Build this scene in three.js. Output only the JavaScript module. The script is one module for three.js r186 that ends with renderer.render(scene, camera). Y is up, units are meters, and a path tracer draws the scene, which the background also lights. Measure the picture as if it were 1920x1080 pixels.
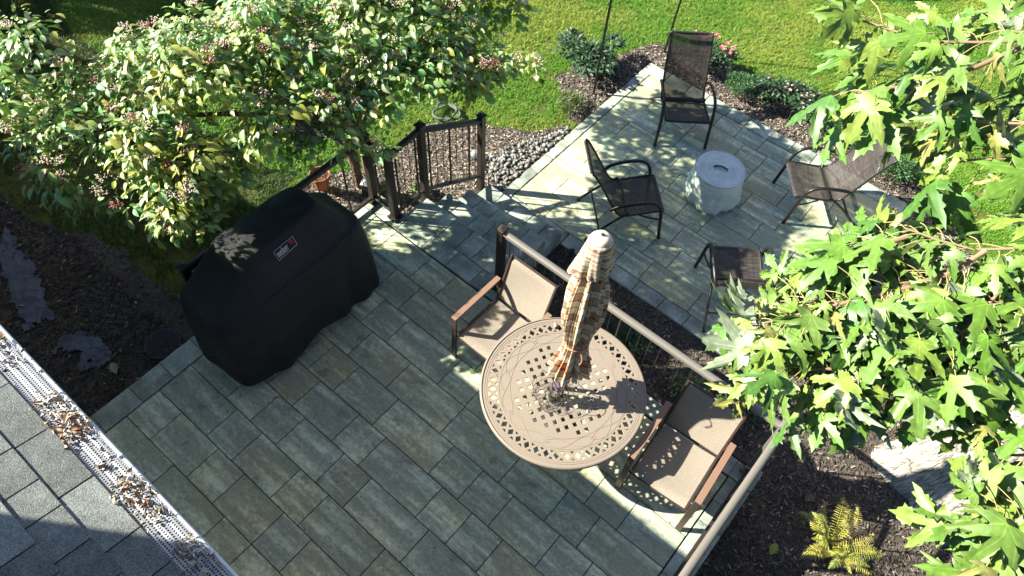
import * as THREE from 'three';
import { Sky } from 'three/addons/objects/Sky.js';
import { mergeGeometries } from 'three/addons/utils/BufferGeometryUtils.js';
import { RoundedBoxGeometry } from 'three/addons/geometries/RoundedBoxGeometry.js';

// ---------------------------------------------------------------- camera, sky, sun, exposure
const scene = new THREE.Scene();
const renderer = new THREE.WebGLRenderer({ antialias: true });
renderer.setSize(1024, 576);
renderer.toneMapping = THREE.LinearToneMapping;
renderer.toneMappingExposure = 3.0;
renderer.shadowMap.enabled = true;

const camera = new THREE.PerspectiveCamera(42.02, 16 / 9, 0.05, 400);
camera.position.set(4.05, 6.117, 0.075);
camera.up.set(-0.55384709, 0.55456783, -0.62105388);
camera.lookAt(4.05 - 0.32941816, 6.117 - 0.83099126, 0.075 - 0.44826019);

const SUN = new THREE.Vector3(-0.817, 0.72, 0.556).normalize();
const sky = new Sky();
sky.scale.setScalar(1000);
sky.name = 'sky';
sky.userData = { kind: 'structure', label: 'clear blue daytime sky', category: 'sky' };
sky.material.uniforms.sunPosition.value.copy(SUN);
sky.material.uniforms.turbidity.value = 4;
sky.material.uniforms.rayleigh.value = 1.1;
sky.material.uniforms.mieCoefficient.value = 0.003;
scene.add(sky);
scene.environmentIntensity = 0.098;

const sun = new THREE.DirectionalLight(new THREE.Color(1.0, 0.95, 0.83), 5);
sun.position.copy(SUN).multiplyScalar(30).add(new THREE.Vector3(2, 0, -4));
sun.target.position.set(2, 0, -4);
sun.castShadow = true;
sun.shadow.mapSize.set(4096, 4096);
Object.assign(sun.shadow.camera, { left: -14, right: 14, top: 14, bottom: -14, near: 1, far: 70 });
scene.add(sun, sun.target);

// ---------------------------------------------------------------- helpers
let seed = 12345;
function rnd() { seed |= 0; seed = (seed + 0x6D2B79F5) | 0; let t = Math.imul(seed ^ (seed >>> 15), 1 | seed); t = (t + Math.imul(t ^ (t >>> 7), 61 | t)) ^ t; return ((t ^ (t >>> 14)) >>> 0) / 4294967296; }
const rr = (a, b) => a + (b - a) * rnd();
const pick = (a) => a[Math.floor(rnd() * a.length)];
const V = (x, y, z) => new THREE.Vector3(x, y, z);
const clamp = (x, a = 0, b = 1) => Math.min(b, Math.max(a, x));
const sst = (a, b, x) => { const t = clamp((x - a) / (b - a)); return t * t * (3 - 2 * t); };
const mix = (a, b, t) => a + (b - a) * t;
function hash(x, y) { let h = Math.imul(x, 374761393) + Math.imul(y, 668265263); h = Math.imul(h ^ (h >>> 13), 1274126177); return ((h ^ (h >>> 16)) >>> 0) / 4294967296; }
function vnoise(x, y, px = 0, py = 0) {          // value noise, periodic when px, py are given
  const xi = Math.floor(x), yi = Math.floor(y), fx = x - xi, fy = y - yi;
  const m = (a, p) => p ? ((a % p) + p) % p : a;
  const u = fx * fx * (3 - 2 * fx), v = fy * fy * (3 - 2 * fy);
  const a = hash(m(xi, px), m(yi, py)), b = hash(m(xi + 1, px), m(yi, py)), c = hash(m(xi, px), m(yi + 1, py)), d = hash(m(xi + 1, px), m(yi + 1, py));
  return a + (b - a) * u + (c - a) * v + (a - b - c + d) * u * v;
}
function fbm(x, y, px = 0, py = 0, oct = 4) { let s = 0, a = 0.5, t = 0; for (let i = 0; i < oct; i++) { s += a * vnoise(x + i * 17 * (px ? 0 : 1), y, px, py); t += a; x *= 2; y *= 2; px *= 2; py *= 2; a *= 0.55; } return s / t; }
function tex(w, h, fn, { srgb = true, repeat = [1, 1] } = {}) {  // fn(u, v) -> [r, g, b] linear when srgb is false, display values when true
  const d = new Uint8Array(w * h * 4);
  for (let j = 0; j < h; j++) for (let i = 0; i < w; i++) { const c = fn(i / w, j / h), k = (j * w + i) * 4; d[k] = clamp(c[0]) * 255; d[k + 1] = clamp(c[1]) * 255; d[k + 2] = clamp(c[2]) * 255; d[k + 3] = 255; }
  const t = new THREE.DataTexture(d, w, h, THREE.RGBAFormat);
  t.wrapS = t.wrapT = THREE.RepeatWrapping; t.magFilter = THREE.LinearFilter; t.minFilter = THREE.LinearMipmapLinearFilter; t.generateMipmaps = true;
  t.repeat.set(repeat[0], repeat[1]); if (srgb) t.colorSpace = THREE.SRGBColorSpace; t.needsUpdate = true; return t;
}
const lin = (r, g, b) => new THREE.Color().setRGB(r, g, b);
const mat = (color, o = {}) => new THREE.MeshStandardMaterial({ color, roughness: 0.8, side: THREE.DoubleSide, ...o });
const phys = (color, o = {}) => new THREE.MeshPhysicalMaterial({ color, roughness: 0.8, side: THREE.DoubleSide, ...o });
const names = {};
function numbered(n) { const k = names[n] = (names[n] ?? -1) + 1; return k ? `${n}_${String(k).padStart(3, '0')}` : n; }
function shade(o) { o.traverse((m) => { if (m.isMesh) { m.castShadow = true; m.receiveShadow = true; } }); return o; }
function part(name, geo, m, parent) { const o = new THREE.Mesh(Array.isArray(geo) ? mergeGeometries(geo.map(plain)) : geo, m); o.name = name; parent.add(o); o.castShadow = o.receiveShadow = true; return o; }
function plain(g) { const q = g.index ? g.toNonIndexed() : g; for (const k of Object.keys(q.attributes)) if (!['position', 'normal', 'uv', 'color'].includes(k)) q.deleteAttribute(k); if (!q.attributes.uv) q.setAttribute('uv', new THREE.BufferAttribute(new Float32Array(q.attributes.position.count * 2), 2)); return q; }
function tag(o, label, category, group, kind) { if (label) o.userData.label = label; if (category) o.userData.category = category; if (group) o.userData.group = group; if (kind) o.userData.kind = kind; return o; }
function thing(name, label, category, pos = [0, 0, 0], turn = 0, group, kind) { const o = new THREE.Group(); o.name = numbered(name); o.position.set(...pos); o.rotation.y = turn; tag(o, label, category, group, kind); scene.add(o); return o; }
function tube(pts, r, seg = 24, rad = 6, closed = false) { const c = new THREE.CatmullRomCurve3(pts.map((p) => p.isVector3 ? p : V(...p)), closed, 'centripetal'); return new THREE.TubeGeometry(c, seg, r, rad, closed); }
function taper(pts, r0, r1, seg = 12, rad = 6, wob = 0) {      // tapered limb
  const c = new THREE.CatmullRomCurve3(pts.map((p) => p.isVector3 ? p : V(...p)), false, 'centripetal'), g = new THREE.TubeGeometry(c, seg, 1, rad, false), p = g.attributes.position;
  for (let i = 0; i <= seg; i++) { const q = c.getPointAt(i / seg), r = mix(r0, r1, i / seg); for (let j = 0; j <= rad; j++) { const k = i * (rad + 1) + j, w = r * (1 + wob * (hash(i, j % rad) - 0.5)); p.setXYZ(k, q.x + (p.getX(k) - q.x) * w, q.y + (p.getY(k) - q.y) * w, q.z + (p.getZ(k) - q.z) * w); } }
  g.computeVertexNormals(); return g;
}
function bar(a, b, w, h, up = V(0, 1, 0)) {                    // rectangular bar from a to b
  a = a.isVector3 ? a : V(...a); b = b.isVector3 ? b : V(...b);
  const d = b.clone().sub(a), g = new RoundedBoxGeometry(w, h, d.length(), 1, Math.min(w, h) * 0.15), z = d.clone().normalize(), x = up.clone().cross(z).normalize(), y = z.clone().cross(x);
  g.applyMatrix4(new THREE.Matrix4().makeBasis(x, y, z).setPosition(a.add(b).multiplyScalar(0.5))); return g;
}
function block(x0, x1, y0, y1, z0, z1, bev, rough = 0, uvo = [rnd() * 9, rnd() * 9], uvs = 1) {   // chamfered block with uv in metres
  const P = [], N = (a) => (hash(Math.round(a * 977) + 31, Math.round(uvo[0] * 1000)) - 0.5) * rough;
  const nx = rough ? 4 : 1, g = { p: [], uv: [], i: [] };
  const ring = (ins, y) => { const pts = []; const n = nx;
    const side = (ax, az, bx, bz) => { for (let k = 0; k < n; k++) { const t = k / n; pts.push([mix(ax, bx, t), y, mix(az, bz, t)]); } };
    const a = x0 + ins, b = x1 - ins, c = Math.min(z0, z1) + ins, d = Math.max(z0, z1) - ins;
    side(a, c, b, c); side(b, c, b, d); side(b, d, a, d); side(a, d, a, c);
    if (rough && ins > 0) pts.forEach((q, k) => { q[0] += N(k * 1.7 + 1) * 2; q[2] += N(k * 2.3 + 5) * 2; q[1] += N(k * 3.1) * 0.7; });
    return pts; };
  const R = [ring(0, y0), ring(0, y1 - bev), ring(bev, y1)], m = R[0].length;
  const pos = [], uv = [], idx = [];
  for (let r = 0; r < 2; r++) for (let k = 0; k < m; k++) { const a = R[r][k], b = R[r][(k + 1) % m], c = R[r + 1][(k + 1) % m], d = R[r + 1][k]; const s = pos.length / 3; for (const q of [a, b, c, d]) { pos.push(...q); uv.push((q[0] + uvo[0] + (r ? 0 : q[1])) * uvs, (q[2] + uvo[1] + (r ? 0 : q[1])) * uvs); } idx.push(s, s + 2, s + 1, s, s + 3, s + 2); }
  const s = pos.length / 3, cx = (x0 + x1) / 2, cz = (z0 + z1) / 2; pos.push(cx, y1, cz); uv.push((cx + uvo[0]) * uvs, (cz + uvo[1]) * uvs);
  for (const q of R[2]) { pos.push(...q); uv.push((q[0] + uvo[0]) * uvs, (q[2] + uvo[1]) * uvs); }
  for (let k = 0; k < m; k++) idx.push(s, s + 1 + (k + 1) % m, s + 1 + k);
  const G = new THREE.BufferGeometry(); G.setAttribute('position', new THREE.Float32BufferAttribute(pos, 3)); G.setAttribute('uv', new THREE.Float32BufferAttribute(uv, 2)); G.setIndex(idx); G.computeVertexNormals(); return G;
}
function surf(nu, nv, fn, closeU = false) {                     // parametric sheet; fn(u, v) -> [x, y, z], uv = (u, v)
  const pos = [], uv = [], idx = [];
  for (let j = 0; j <= nv; j++) for (let i = 0; i <= nu; i++) { pos.push(...fn(i / nu, j / nv)); uv.push(i / nu, j / nv); }
  for (let j = 0; j < nv; j++) for (let i = 0; i < nu; i++) { const a = j * (nu + 1) + i; idx.push(a, a + 1, a + nu + 2, a, a + nu + 2, a + nu + 1); }
  const g = new THREE.BufferGeometry(); g.setAttribute('position', new THREE.Float32BufferAttribute(pos, 3)); g.setAttribute('uv', new THREE.Float32BufferAttribute(uv, 2)); g.setIndex(idx); g.computeVertexNormals();
  if (closeU) { const n = g.attributes.normal; for (let j = 0; j <= nv; j++) { const a = j * (nu + 1), b = a + nu, s = V(n.getX(a) + n.getX(b), n.getY(a) + n.getY(b), n.getZ(a) + n.getZ(b)).normalize(); n.setXYZ(a, s.x, s.y, s.z); n.setXYZ(b, s.x, s.y, s.z); } }
  return g;
}
const inPoly = (p, x, z) => { let c = false; for (let i = 0, j = p.length - 1; i < p.length; j = i++) { const [a, b] = p[i], [d, e] = p[j]; if ((b > z) !== (e > z) && x < (d - a) * (z - b) / (e - b) + a) c = !c; } return c; };
const M4 = new THREE.Matrix4(), Q = new THREE.Quaternion(), E3 = new THREE.Euler();
function instanced(name, geo, m, list, parent, colours) {       // list of [pos, quaternion, scale]
  const o = new THREE.InstancedMesh(geo, m, list.length); o.name = name;
  list.forEach(([p, q, s], i) => { M4.compose(p, q, typeof s === 'number' ? V(s, s, s) : s); o.setMatrixAt(i, M4); if (colours) o.setColorAt(i, colours[i]); });
  o.castShadow = o.receiveShadow = true; o.userData.kind = 'stuff'; parent.add(o); return o;
}
const quat = (x, y, z) => new THREE.Quaternion().setFromEuler(E3.set(x, y, z, 'YXZ'));
const basisQuat = (dir, nor) => { const y = dir.clone().normalize(), z = nor.clone().sub(y.clone().multiplyScalar(nor.dot(y))).normalize(), x = y.clone().cross(z); return new THREE.Quaternion().setFromRotationMatrix(new THREE.Matrix4().makeBasis(x, y, z)); };

// ---------------------------------------------------------------- materials
const fineBump = tex(256, 256, (u, v) => { const n = fbm(u * 64, v * 64, 64, 64, 3); return [n, n, n]; }, { srgb: false });
const paverTex = tex(1024, 1024, (u, v) => {       // 2.6 m square; weathered streaks run along u
  const st = fbm(u * 7, v * 52, 7, 52, 5), big = fbm(u * 4 + 9, v * 7, 4, 7, 3), gr = vnoise(u * 430, v * 430, 430, 430), g2 = fbm(u * 90, v * 120, 90, 120, 3), hue = fbm(u * 6, v * 14, 6, 14, 4), sp = vnoise(u * 210, v * 210, 210, 210), stn = fbm(u * 22, v * 22, 22, 22, 4);
  const s = sst(0.36, 0.78, st * 0.62 + big * 0.28 + (g2 - 0.5) * 0.2 + 0.06), L = 0.45 + 0.19 * s + (gr - 0.5) * 0.08 + (g2 - 0.5) * 0.05 - (sp > 0.955 ? 0.13 : 0) - 0.06 * sst(0.68, 0.8, stn), w = (hue - 0.5) * 0.11;
  return [L * (0.985 + w), L * (1.0 + w * 0.35), L * (0.965 - w * 0.9)];
});
const paverBump = tex(512, 512, (u, v) => { const n = fbm(u * 40, v * 90, 40, 90, 4); return [n, n, n]; }, { srgb: false });
const stoneTex = tex(512, 512, (u, v) => { const a = fbm(u * 8, v * 8, 8, 8, 4), g = vnoise(u * 200, v * 200, 200, 200), sp = vnoise(u * 90, v * 90, 90, 90); const L = 0.47 + (a - 0.5) * 0.3 + (g - 0.5) * 0.12 + (sp > 0.93 ? 0.09 : 0) - (sp < 0.07 ? 0.1 : 0); return [L * 0.98, L * 1.0, L * 0.985]; });
const uvTex = (t, r) => { const c = t.clone(); c.repeat.set(r, r); c.needsUpdate = true; return c; };
const pm = uvTex(paverTex, 1 / 2.6), pb = uvTex(paverBump, 1 / 1.3), sm = uvTex(stoneTex, 1 / 1.2), sb = uvTex(fineBump, 1 / 0.5);
const paverMats = [[2.3, 2.28, 1.6], [2.12, 2.14, 1.54], [2.33, 2.25, 1.5], [2.05, 2.04, 1.42], [2.42, 2.42, 1.7], [2.12, 2.17, 1.58]].map((c) => mat(lin(c[0], c[1], c[2]), { map: pm, bumpMap: pb, bumpScale: 0.0012, roughness: 0.72 }));
const copingMats = [[2.0, 2.15, 1.8], [1.75, 1.9, 1.62], [2.2, 2.32, 1.95]].map((c) => mat(lin(c[0], c[1], c[2]), { map: sm, bumpMap: sb, bumpScale: 0.003, roughness: 0.85 }));
const soilMat = mat(lin(0.016, 0.02, 0.013), { roughness: 1 });
const mulchTex = tex(512, 512, (u, v) => { const a = fbm(u * 60, v * 60, 60, 60, 3), b = fbm(u * 6, v * 6, 6, 6, 3), L = 0.19 + a * 0.22 + b * 0.1; return [L * 1.04, L * 0.94, L * 0.82]; });
const mulchMat = mat(lin(1, 1, 1), { map: uvTex(mulchTex, 1 / 1.1), bumpMap: uvTex(fineBump, 1 / 0.35), bumpScale: 0.02, roughness: 1 });
const lawnTex = tex(512, 512, (u, v) => { const a = fbm(u * 50, v * 50, 50, 50, 3), b = fbm(u * 5, v * 5, 5, 5, 3), L = 0.26 + a * 0.16; return [L * (0.75 + b * 0.35), L, L * 0.35]; });
const lawnMat = mat(lin(1, 1, 1), { map: uvTex(lawnTex, 1 / 1.7), roughness: 1 });
const bronze = mat(lin(0.03, 0.022, 0.017), { roughness: 0.5 });
const railTop = mat(lin(0.17, 0.155, 0.13), { roughness: 0.42 });
const frameDark = mat(lin(0.016, 0.014, 0.013), { roughness: 0.38 });
const chairBrown = mat(lin(0.05, 0.034, 0.026), { roughness: 0.4 });
const armBrown = mat(lin(0.26, 0.15, 0.1), { roughness: 0.5 });
const taupeTex = tex(256, 256, (u, v) => { const n = 0.5 + 0.05 * Math.sin(u * 256 * 1.57) * Math.sin(v * 256 * 1.57) + (vnoise(u * 128, v * 128, 128, 128) - 0.5) * 0.1; return [n * 1.0, n * 0.92, n * 0.82]; });
const taupe = mat(lin(1.3, 1.32, 1.3), { map: taupeTex, roughness: 0.85, bumpMap: uvTex(fineBump, 4), bumpScale: 0.001 });
const slingTex = tex(512, 512, (u, v) => { const a = vnoise(u * 170, v * 6, 170, 6), b = vnoise(u * 6, v * 220, 6, 220), L = 0.2 + (a - 0.5) * 0.16 + (b - 0.5) * 0.14; return [L * 1.06, L * 0.92, L * 0.84]; });
const slingMat = mat(lin(1, 1, 1), { map: slingTex, roughness: 0.7, transparent: true, opacity: 0.9 });
const castBronze = mat(lin(0.265, 0.217, 0.165), { roughness: 0.5, bumpMap: uvTex(fineBump, 3), bumpScale: 0.0008 });

// ---------------------------------------------------------------- terrain
const LOW = -0.66;
function groundY(x, z) {
  const left = -0.12 - (0.56) * sst(-2.2, -4.1, z), w = sst(0.6, -0.2, x);
  const n = (fbm(x * 0.8 + 40, z * 0.8 + 40, 0, 0, 3) - 0.5) * 0.05;
  return mix(-0.69, left, w) + n * sst(0, 1, Math.abs(x) + Math.abs(z)) - 0.01;
}
const UP = { x0: -0.22, x1: 4.46, z0: 0.75, z1: -3.2 }, LO = { x0: 0.38, x1: 4.15, z0: -4.4, z1: -7.72 };
const inUp = (x, z, e = 0) => x > UP.x0 - e && x < UP.x1 + e && z < UP.z0 + e && z > UP.z1 - e;
const inLo = (x, z, e = 0) => x > LO.x0 - e && x < LO.x1 + e && z < LO.z0 + e && z > LO.z1 - e;
const inSt = (x, z, e = 0) => x > 0.15 - e && x < 1.42 + e && z < -3.1 && z > -4.5;
const beds = [
  [[-14, 0.9], [-14, -0.55], [-2.7, -0.6], [-1.9, -0.98], [-1.1, -1.02], [-0.7, -1.1], [-0.2, -1.3], [-0.2, 0.9]],                                                // under the eave on the left
  [[-0.22, -2.75], [-0.6, -2.75], [-1.05, -2.75], [-1.15, -3.2], [-1.0, -3.9], [-1.15, -4.7], [-0.75, -5.15], [-0.35, -5.35], [0.05, -5.6], [0.28, -6.0], [0.45, -5.6], [0.45, -4.4], [0.2, -3.2], [0.2, -2.75]],   // round the dogwood
  [[1.35, -3.1], [1.35, -4.5], [4.2, -4.5], [4.2, -5.6], [4.6, -7.6], [6.0, -7.4], [9, -5.5], [10, -1.2], [10, 0.9], [4.4, 0.9], [4.4, -3.1]],                    // right hand bed round the big trunk
  [[0.45, -6.1], [0.2, -6.15], [-0.1, -6.35], [-0.38, -6.65], [-0.32, -7.1], [0.0, -7.6], [0.15, -8.05], [0.6, -8.35], [1.2, -8.5], [2.0, -8.45], [3.0, -8.3], [4.3, -8.1], [4.9, -7.6], [4.1, -7.4], [0.45, -7.6]],  // behind the lower patio
];
const inBed = (x, z) => { const j = (fbm(x * 5, z * 5, 0, 0, 2) - 0.5) * 0.16; return beds.some((b) => inPoly(b, x + j, z - j)); };
{
  const ax = [], az = [], step = (a, b, s, o) => { for (let t = a; t < b - 1e-6; t += s) o.push(t); };
  step(-120, -12, 9, ax); step(-12, 9, 0.15, ax); step(9, 130, 9, ax); step(-130, -15, 9, az); step(-15, 2, 0.15, az); step(2, 120, 9, az);
  const pos = [], uv = [], idx = [];
  for (const z of az) for (const x of ax) { const buried = inUp(x, z, -0.16) || inLo(x, z, -0.16) || inSt(x, z, -0.16); pos.push(x, buried ? -0.95 : groundY(x, z), z); uv.push(x, z); }
  for (let j = 0; j < az.length - 1; j++) for (let i = 0; i < ax.length - 1; i++) { const a = j * ax.length + i; idx.push(a, a + ax.length, a + 1, a + 1, a + ax.length, a + ax.length + 1); }
  const g = new THREE.BufferGeometry(); g.setAttribute('position', new THREE.Float32BufferAttribute(pos, 3)); g.setAttribute('uv', new THREE.Float32BufferAttribute(uv, 2)); g.setIndex(idx); g.computeVertexNormals();
  tag(part('lawn', g, lawnMat, scene), 'mown green lawn sloping round the patio', 'lawn', null, 'structure');
  // mulch sheets just above the lawn soil
  beds.forEach((b, n) => {
    const xs = b.map((q) => q[0]), zs = b.map((q) => q[1]), x0 = Math.max(-9, Math.min(...xs)) - 0.1, x1 = Math.max(...xs) + 0.1, z0 = Math.min(...zs) - 0.1, z1 = Math.max(...zs) + 0.1, s = 0.05;
    const P = [], U = [], I = [], map = new Map(), at = (i, j) => { const k = i * 4096 + j; if (!map.has(k)) { const x = x0 + i * s, z = z0 + j * s; map.set(k, P.length / 3); P.push(x, groundY(x, z) + 0.018 + (vnoise(x * 16, z * 16) - 0.5) * 0.012, z); U.push(x, z); } return map.get(k); };
    for (let i = 0; x0 + i * s < x1; i++) for (let j = 0; z0 + j * s < z1; j++) { const x = x0 + (i + 0.5) * s, z = z0 + (j + 0.5) * s, jt = (fbm(x * 5, z * 5, 0, 0, 2) - 0.5) * 0.16; if (!inPoly(b, x + jt, z - jt) || inUp(x, z, -0.1) || inLo(x, z, -0.1) || inSt(x, z, -0.1)) continue; const a = at(i, j), c = at(i + 1, j), d = at(i + 1, j + 1), e = at(i, j + 1); I.push(a, e, c, c, e, d); }
    const m = new THREE.BufferGeometry(); m.setAttribute('position', new THREE.Float32BufferAttribute(P, 3)); m.setAttribute('uv', new THREE.Float32BufferAttribute(U, 2)); m.setIndex(I); m.computeVertexNormals();
    tag(part(numbered('mulch_bed'), m, mulchMat, scene), ['dark mulch bed along the house eave beside the covered grill', 'mulch bed round the leafy tree beside the stone steps', 'dark mulch bed round the big pale trunk and below the patio railing', 'mulch bed with roses behind the lower patio'][n], 'mulch bed', null, 'structure');
  });
}

// ---------------------------------------------------------------- upper patio
const joint = 0.0035;
function splitRow(x0, x1, known) {                // fills the gaps between measured joints with stock lengths
  const out = [x0], ks = [...known.filter((k) => k > x0 + 0.1 && k < x1 - 0.1), x1];
  for (const k of ks) { let a = out[out.length - 1]; while (k - a > 0.7) { const c = [0.33, 0.495, 0.66].filter((l) => k - a - l > 0.3); const l = pick(c.length ? c : [(k - a) / 2]); a += l; out.push(a); } out.push(k); }
  return out;
}
function paveRows(parent, rows, y, w) {
  for (const r of rows) for (let i = 0; i < r.j.length - 1; i++) {
    const h = y + rr(-0.0012, 0.0012), g = block(r.j[i] + joint, r.j[i + 1] - joint, y - 0.055, h, -r.v - joint, -r.v - (r.w ?? w) + joint, 0.003);
    const a = g.attributes.position, tx = rr(-1, 1) * 0.0016, tz = rr(-1, 1) * 0.0016; for (let k = 0; k < a.count; k++) if (a.getY(k) > y - 0.02) a.setY(k, a.getY(k) + tx * (a.getX(k) - r.j[i]) + tz * (a.getZ(k) + r.v));
    part('paver', g, pick(paverMats), parent);
  }
}
{
  const p = thing('upper_patio', 'raised patio of grey rectangular stone pavers below the roof eave', 'patio', [0, 0, 0], 0, null, 'structure');
  part('joint_bed', new THREE.BoxGeometry(4.5, 0.6, 3.8).translate(2.12, -0.312, -1.24), soilMat, p);
  const K = { '-2': [0.5, 1.16, 1.82, 2.3], '-1': [0.66, 1.32, 1.65], 0: [0.326, 0.824, 1.16, 1.652, 1.98], 1: [0.652, 0.986, 1.476, 1.813, 2.47], 2: [0.818, 1.153, 1.649, 1.976, 2.632], 3: [0.652, 0.984, 1.482, 1.809, 2.476, 2.803], 4: [0.808, 1.142, 1.637, 2.303, 2.635, 2.968, 3.458, 3.79], 5: [0.476, 0.968, 1.468, 2.13, 2.798, 3.288, 3.617], 6: [0.47, 0.799, 1.131, 1.79, 2.12, 2.78, 3.45, 3.78], 7: [0.631, 0.96, 1.62, 1.95, 2.61, 3.1, 3.6], 8: [0.3, 0.788, 1.122, 1.78, 2.45, 2.94, 3.6] };
  const rows = []; for (let k = -2; k <= 8; k++) rows.push({ v: k * 0.33, j: splitRow(0, 4.24, K[k]) });
  paveRows(p, rows, 0, 0.33);
  const cop = (x0, x1, z0, z1) => part('coping_stone', block(x0 + 0.002, x1 - 0.002, -0.09, 0.004 + rr(-0.002, 0.002), z0 - 0.002, z1 + 0.002, 0.006, 0.006), pick(copingMats), p);
  const zs = [0.66, 0.53, 0.198, -0.169, -0.49, -0.816, -1.15, -1.48, -1.8, -2.13, -2.47, -2.79, -2.978]; for (let i = 0; i < zs.length - 1; i++) cop(-0.225, -0.004, zs[i], zs[i + 1]);
  const zr = [0.66, 0.4, 0.07, -0.3, -0.66, -0.98, -1.3, -1.62, -1.95, -2.29, -2.5, -2.72, -2.978]; for (let i = 0; i < zr.length - 1; i++) cop(4.247, 4.46, zr[i], zr[i + 1]);
  const xs = [-0.225, 0.27, 0.62, 0.95, 1.27, 1.6, 1.95, 2.28, 2.6, 2.93, 3.25, 3.6, 3.92, 4.24, 4.46]; for (let i = 0; i < xs.length - 1; i++) cop(xs[i], xs[i + 1], -2.984, -3.205);
}
{ // retaining wall courses under the coping
  const w = thing('retaining_wall', 'grey block retaining wall holding up the raised patio', 'wall', [0, 0, 0]);
  for (let c = 0; c < 4; c++) {
    const y1 = -0.095 - c * 0.16, y0 = y1 - 0.156, o = (c % 2) * 0.16;
    for (let x = 1.45 - o; x < 4.4; x += 0.32) part('wall_block', block(Math.max(1.45, x) + 0.002, Math.min(4.42, x + 0.32) - 0.002, y0, y1, -2.98, -3.18, 0.006, 0.005), pick(copingMats), w);
    for (let z = -2.97 + o; z < 0.6; z += 0.32) part('wall_block', block(4.26, 4.44, y0, y1, Math.max(-2.97, z) + 0.002, Math.min(0.6, z + 0.32) - 0.002, 0.006, 0.005), pick(copingMats), w);
  }
}
// ---------------------------------------------------------------- steps
{
  const s = thing('stone_steps', 'grey stone steps leading down between the two patios', 'steps');
  const rows = [[0, -3.208, -3.505, 0.2, 1.36, [0.44, 0.66, 0.9, 1.1]], [-0.165, -3.47, -3.815, 0.235, 1.365, [0.46, 0.69, 0.9, 1.12]], [-0.33, -3.78, -4.12, 0.27, 1.37, [0.48, 0.71, 0.93, 1.14]], [-0.495, -4.09, -4.43, 0.29, 1.375, [0.52, 0.74, 0.96, 1.17]]];
  rows.forEach(([y, z0, z1, a, b, js], r) => { const x = [a, ...js.map((q) => q + rr(-0.02, 0.02)), b]; for (let i = 0; i < x.length - 1; i++) { const t = rr(-0.004, 0.004); part('step_block', block(x[i] + 0.0025, x[i + 1] - 0.0025, y - (r ? 0.2 : 0.17), y + 0.004 + rr(-0.002, 0.002), z0 + (r ? 0.06 : 0), z1 + t, 0.009, 0.009), pick(copingMats), s); }
    if (r) part('step_core', new THREE.BoxGeometry(b - a - 0.03, 0.5, 0.36).translate((a + b) / 2, y - 0.34, (z0 + z1) / 2 + 0.03), copingMats[1], s); });
}
// ---------------------------------------------------------------- lower patio
{
  const p = thing('lower_patio', 'lower patio of grey stone pavers with the fire pit seating', 'patio', [0, 0, 0], 0, null, 'structure');
  part('joint_bed', new THREE.BoxGeometry(3.68, 0.4, 3.2).translate(2.28, LOW - 0.212, -6.05), soilMat, p);
  const K = { 13: [1.0, 1.996, 2.331, 2.971, 3.47], 14: [0.852, 1.5, 2.158, 2.481, 3.14, 3.64], 15: [1.15, 1.65, 1.988, 2.315, 2.81, 3.3], 16: [0.838, 1.33, 1.82, 2.147, 2.473, 3.13], 17: [1.176, 1.502, 1.83, 2.48, 2.974, 3.47], 18: [0.843, 1.329, 1.668, 2.16, 2.65, 3.139, 3.8], 19: [1.19, 1.504, 1.99, 2.48, 2.97, 3.3], 20: [0.85, 1.5, 2.161, 2.487, 3.15], 21: [1.18, 1.68, 1.992, 2.326, 2.82, 3.48] };
  const rows = []; for (let k = 13; k <= 21; k++) rows.push({ v: 0.3127 + k * 0.33, j: splitRow(0.527, 4.0, K[k]), w: k === 21 ? 0.258 : 0.33 });
  paveRows(p, rows, LOW, 0.33);
  const cop = (x0, x1, z0, z1) => part('coping_stone', block(x0 + 0.003, x1 - 0.003, LOW - 0.09, LOW + 0.005 + rr(-0.002, 0.002), z0 - 0.003, z1 + 0.003, 0.007, 0.007), pick(copingMats), p);
  let z = -4.40; while (z > -7.45) { const n = Math.max(-7.5, z - rr(0.27, 0.36)); cop(0.385, 0.522, z, n); z = n; }
  let x = 0.385; while (x < 4.1) { const n = Math.min(4.16, x + rr(0.28, 0.36)); cop(x, n, -7.506, -7.715); x = n; }
  x = 1.38; while (x < 4.1) { const n = Math.min(4.16, x + rr(0.28, 0.36)); cop(x, n, -4.41, -4.598); x = n; }
  z = -4.60; while (z > -7.45) { const n = Math.max(-7.5, z - rr(0.27, 0.36)); cop(4.006, 4.16, z, n); z = n; }
  cop(0.53, 0.95, -4.435, -4.598); cop(0.95, 1.375, -4.435, -4.598);
}
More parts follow.
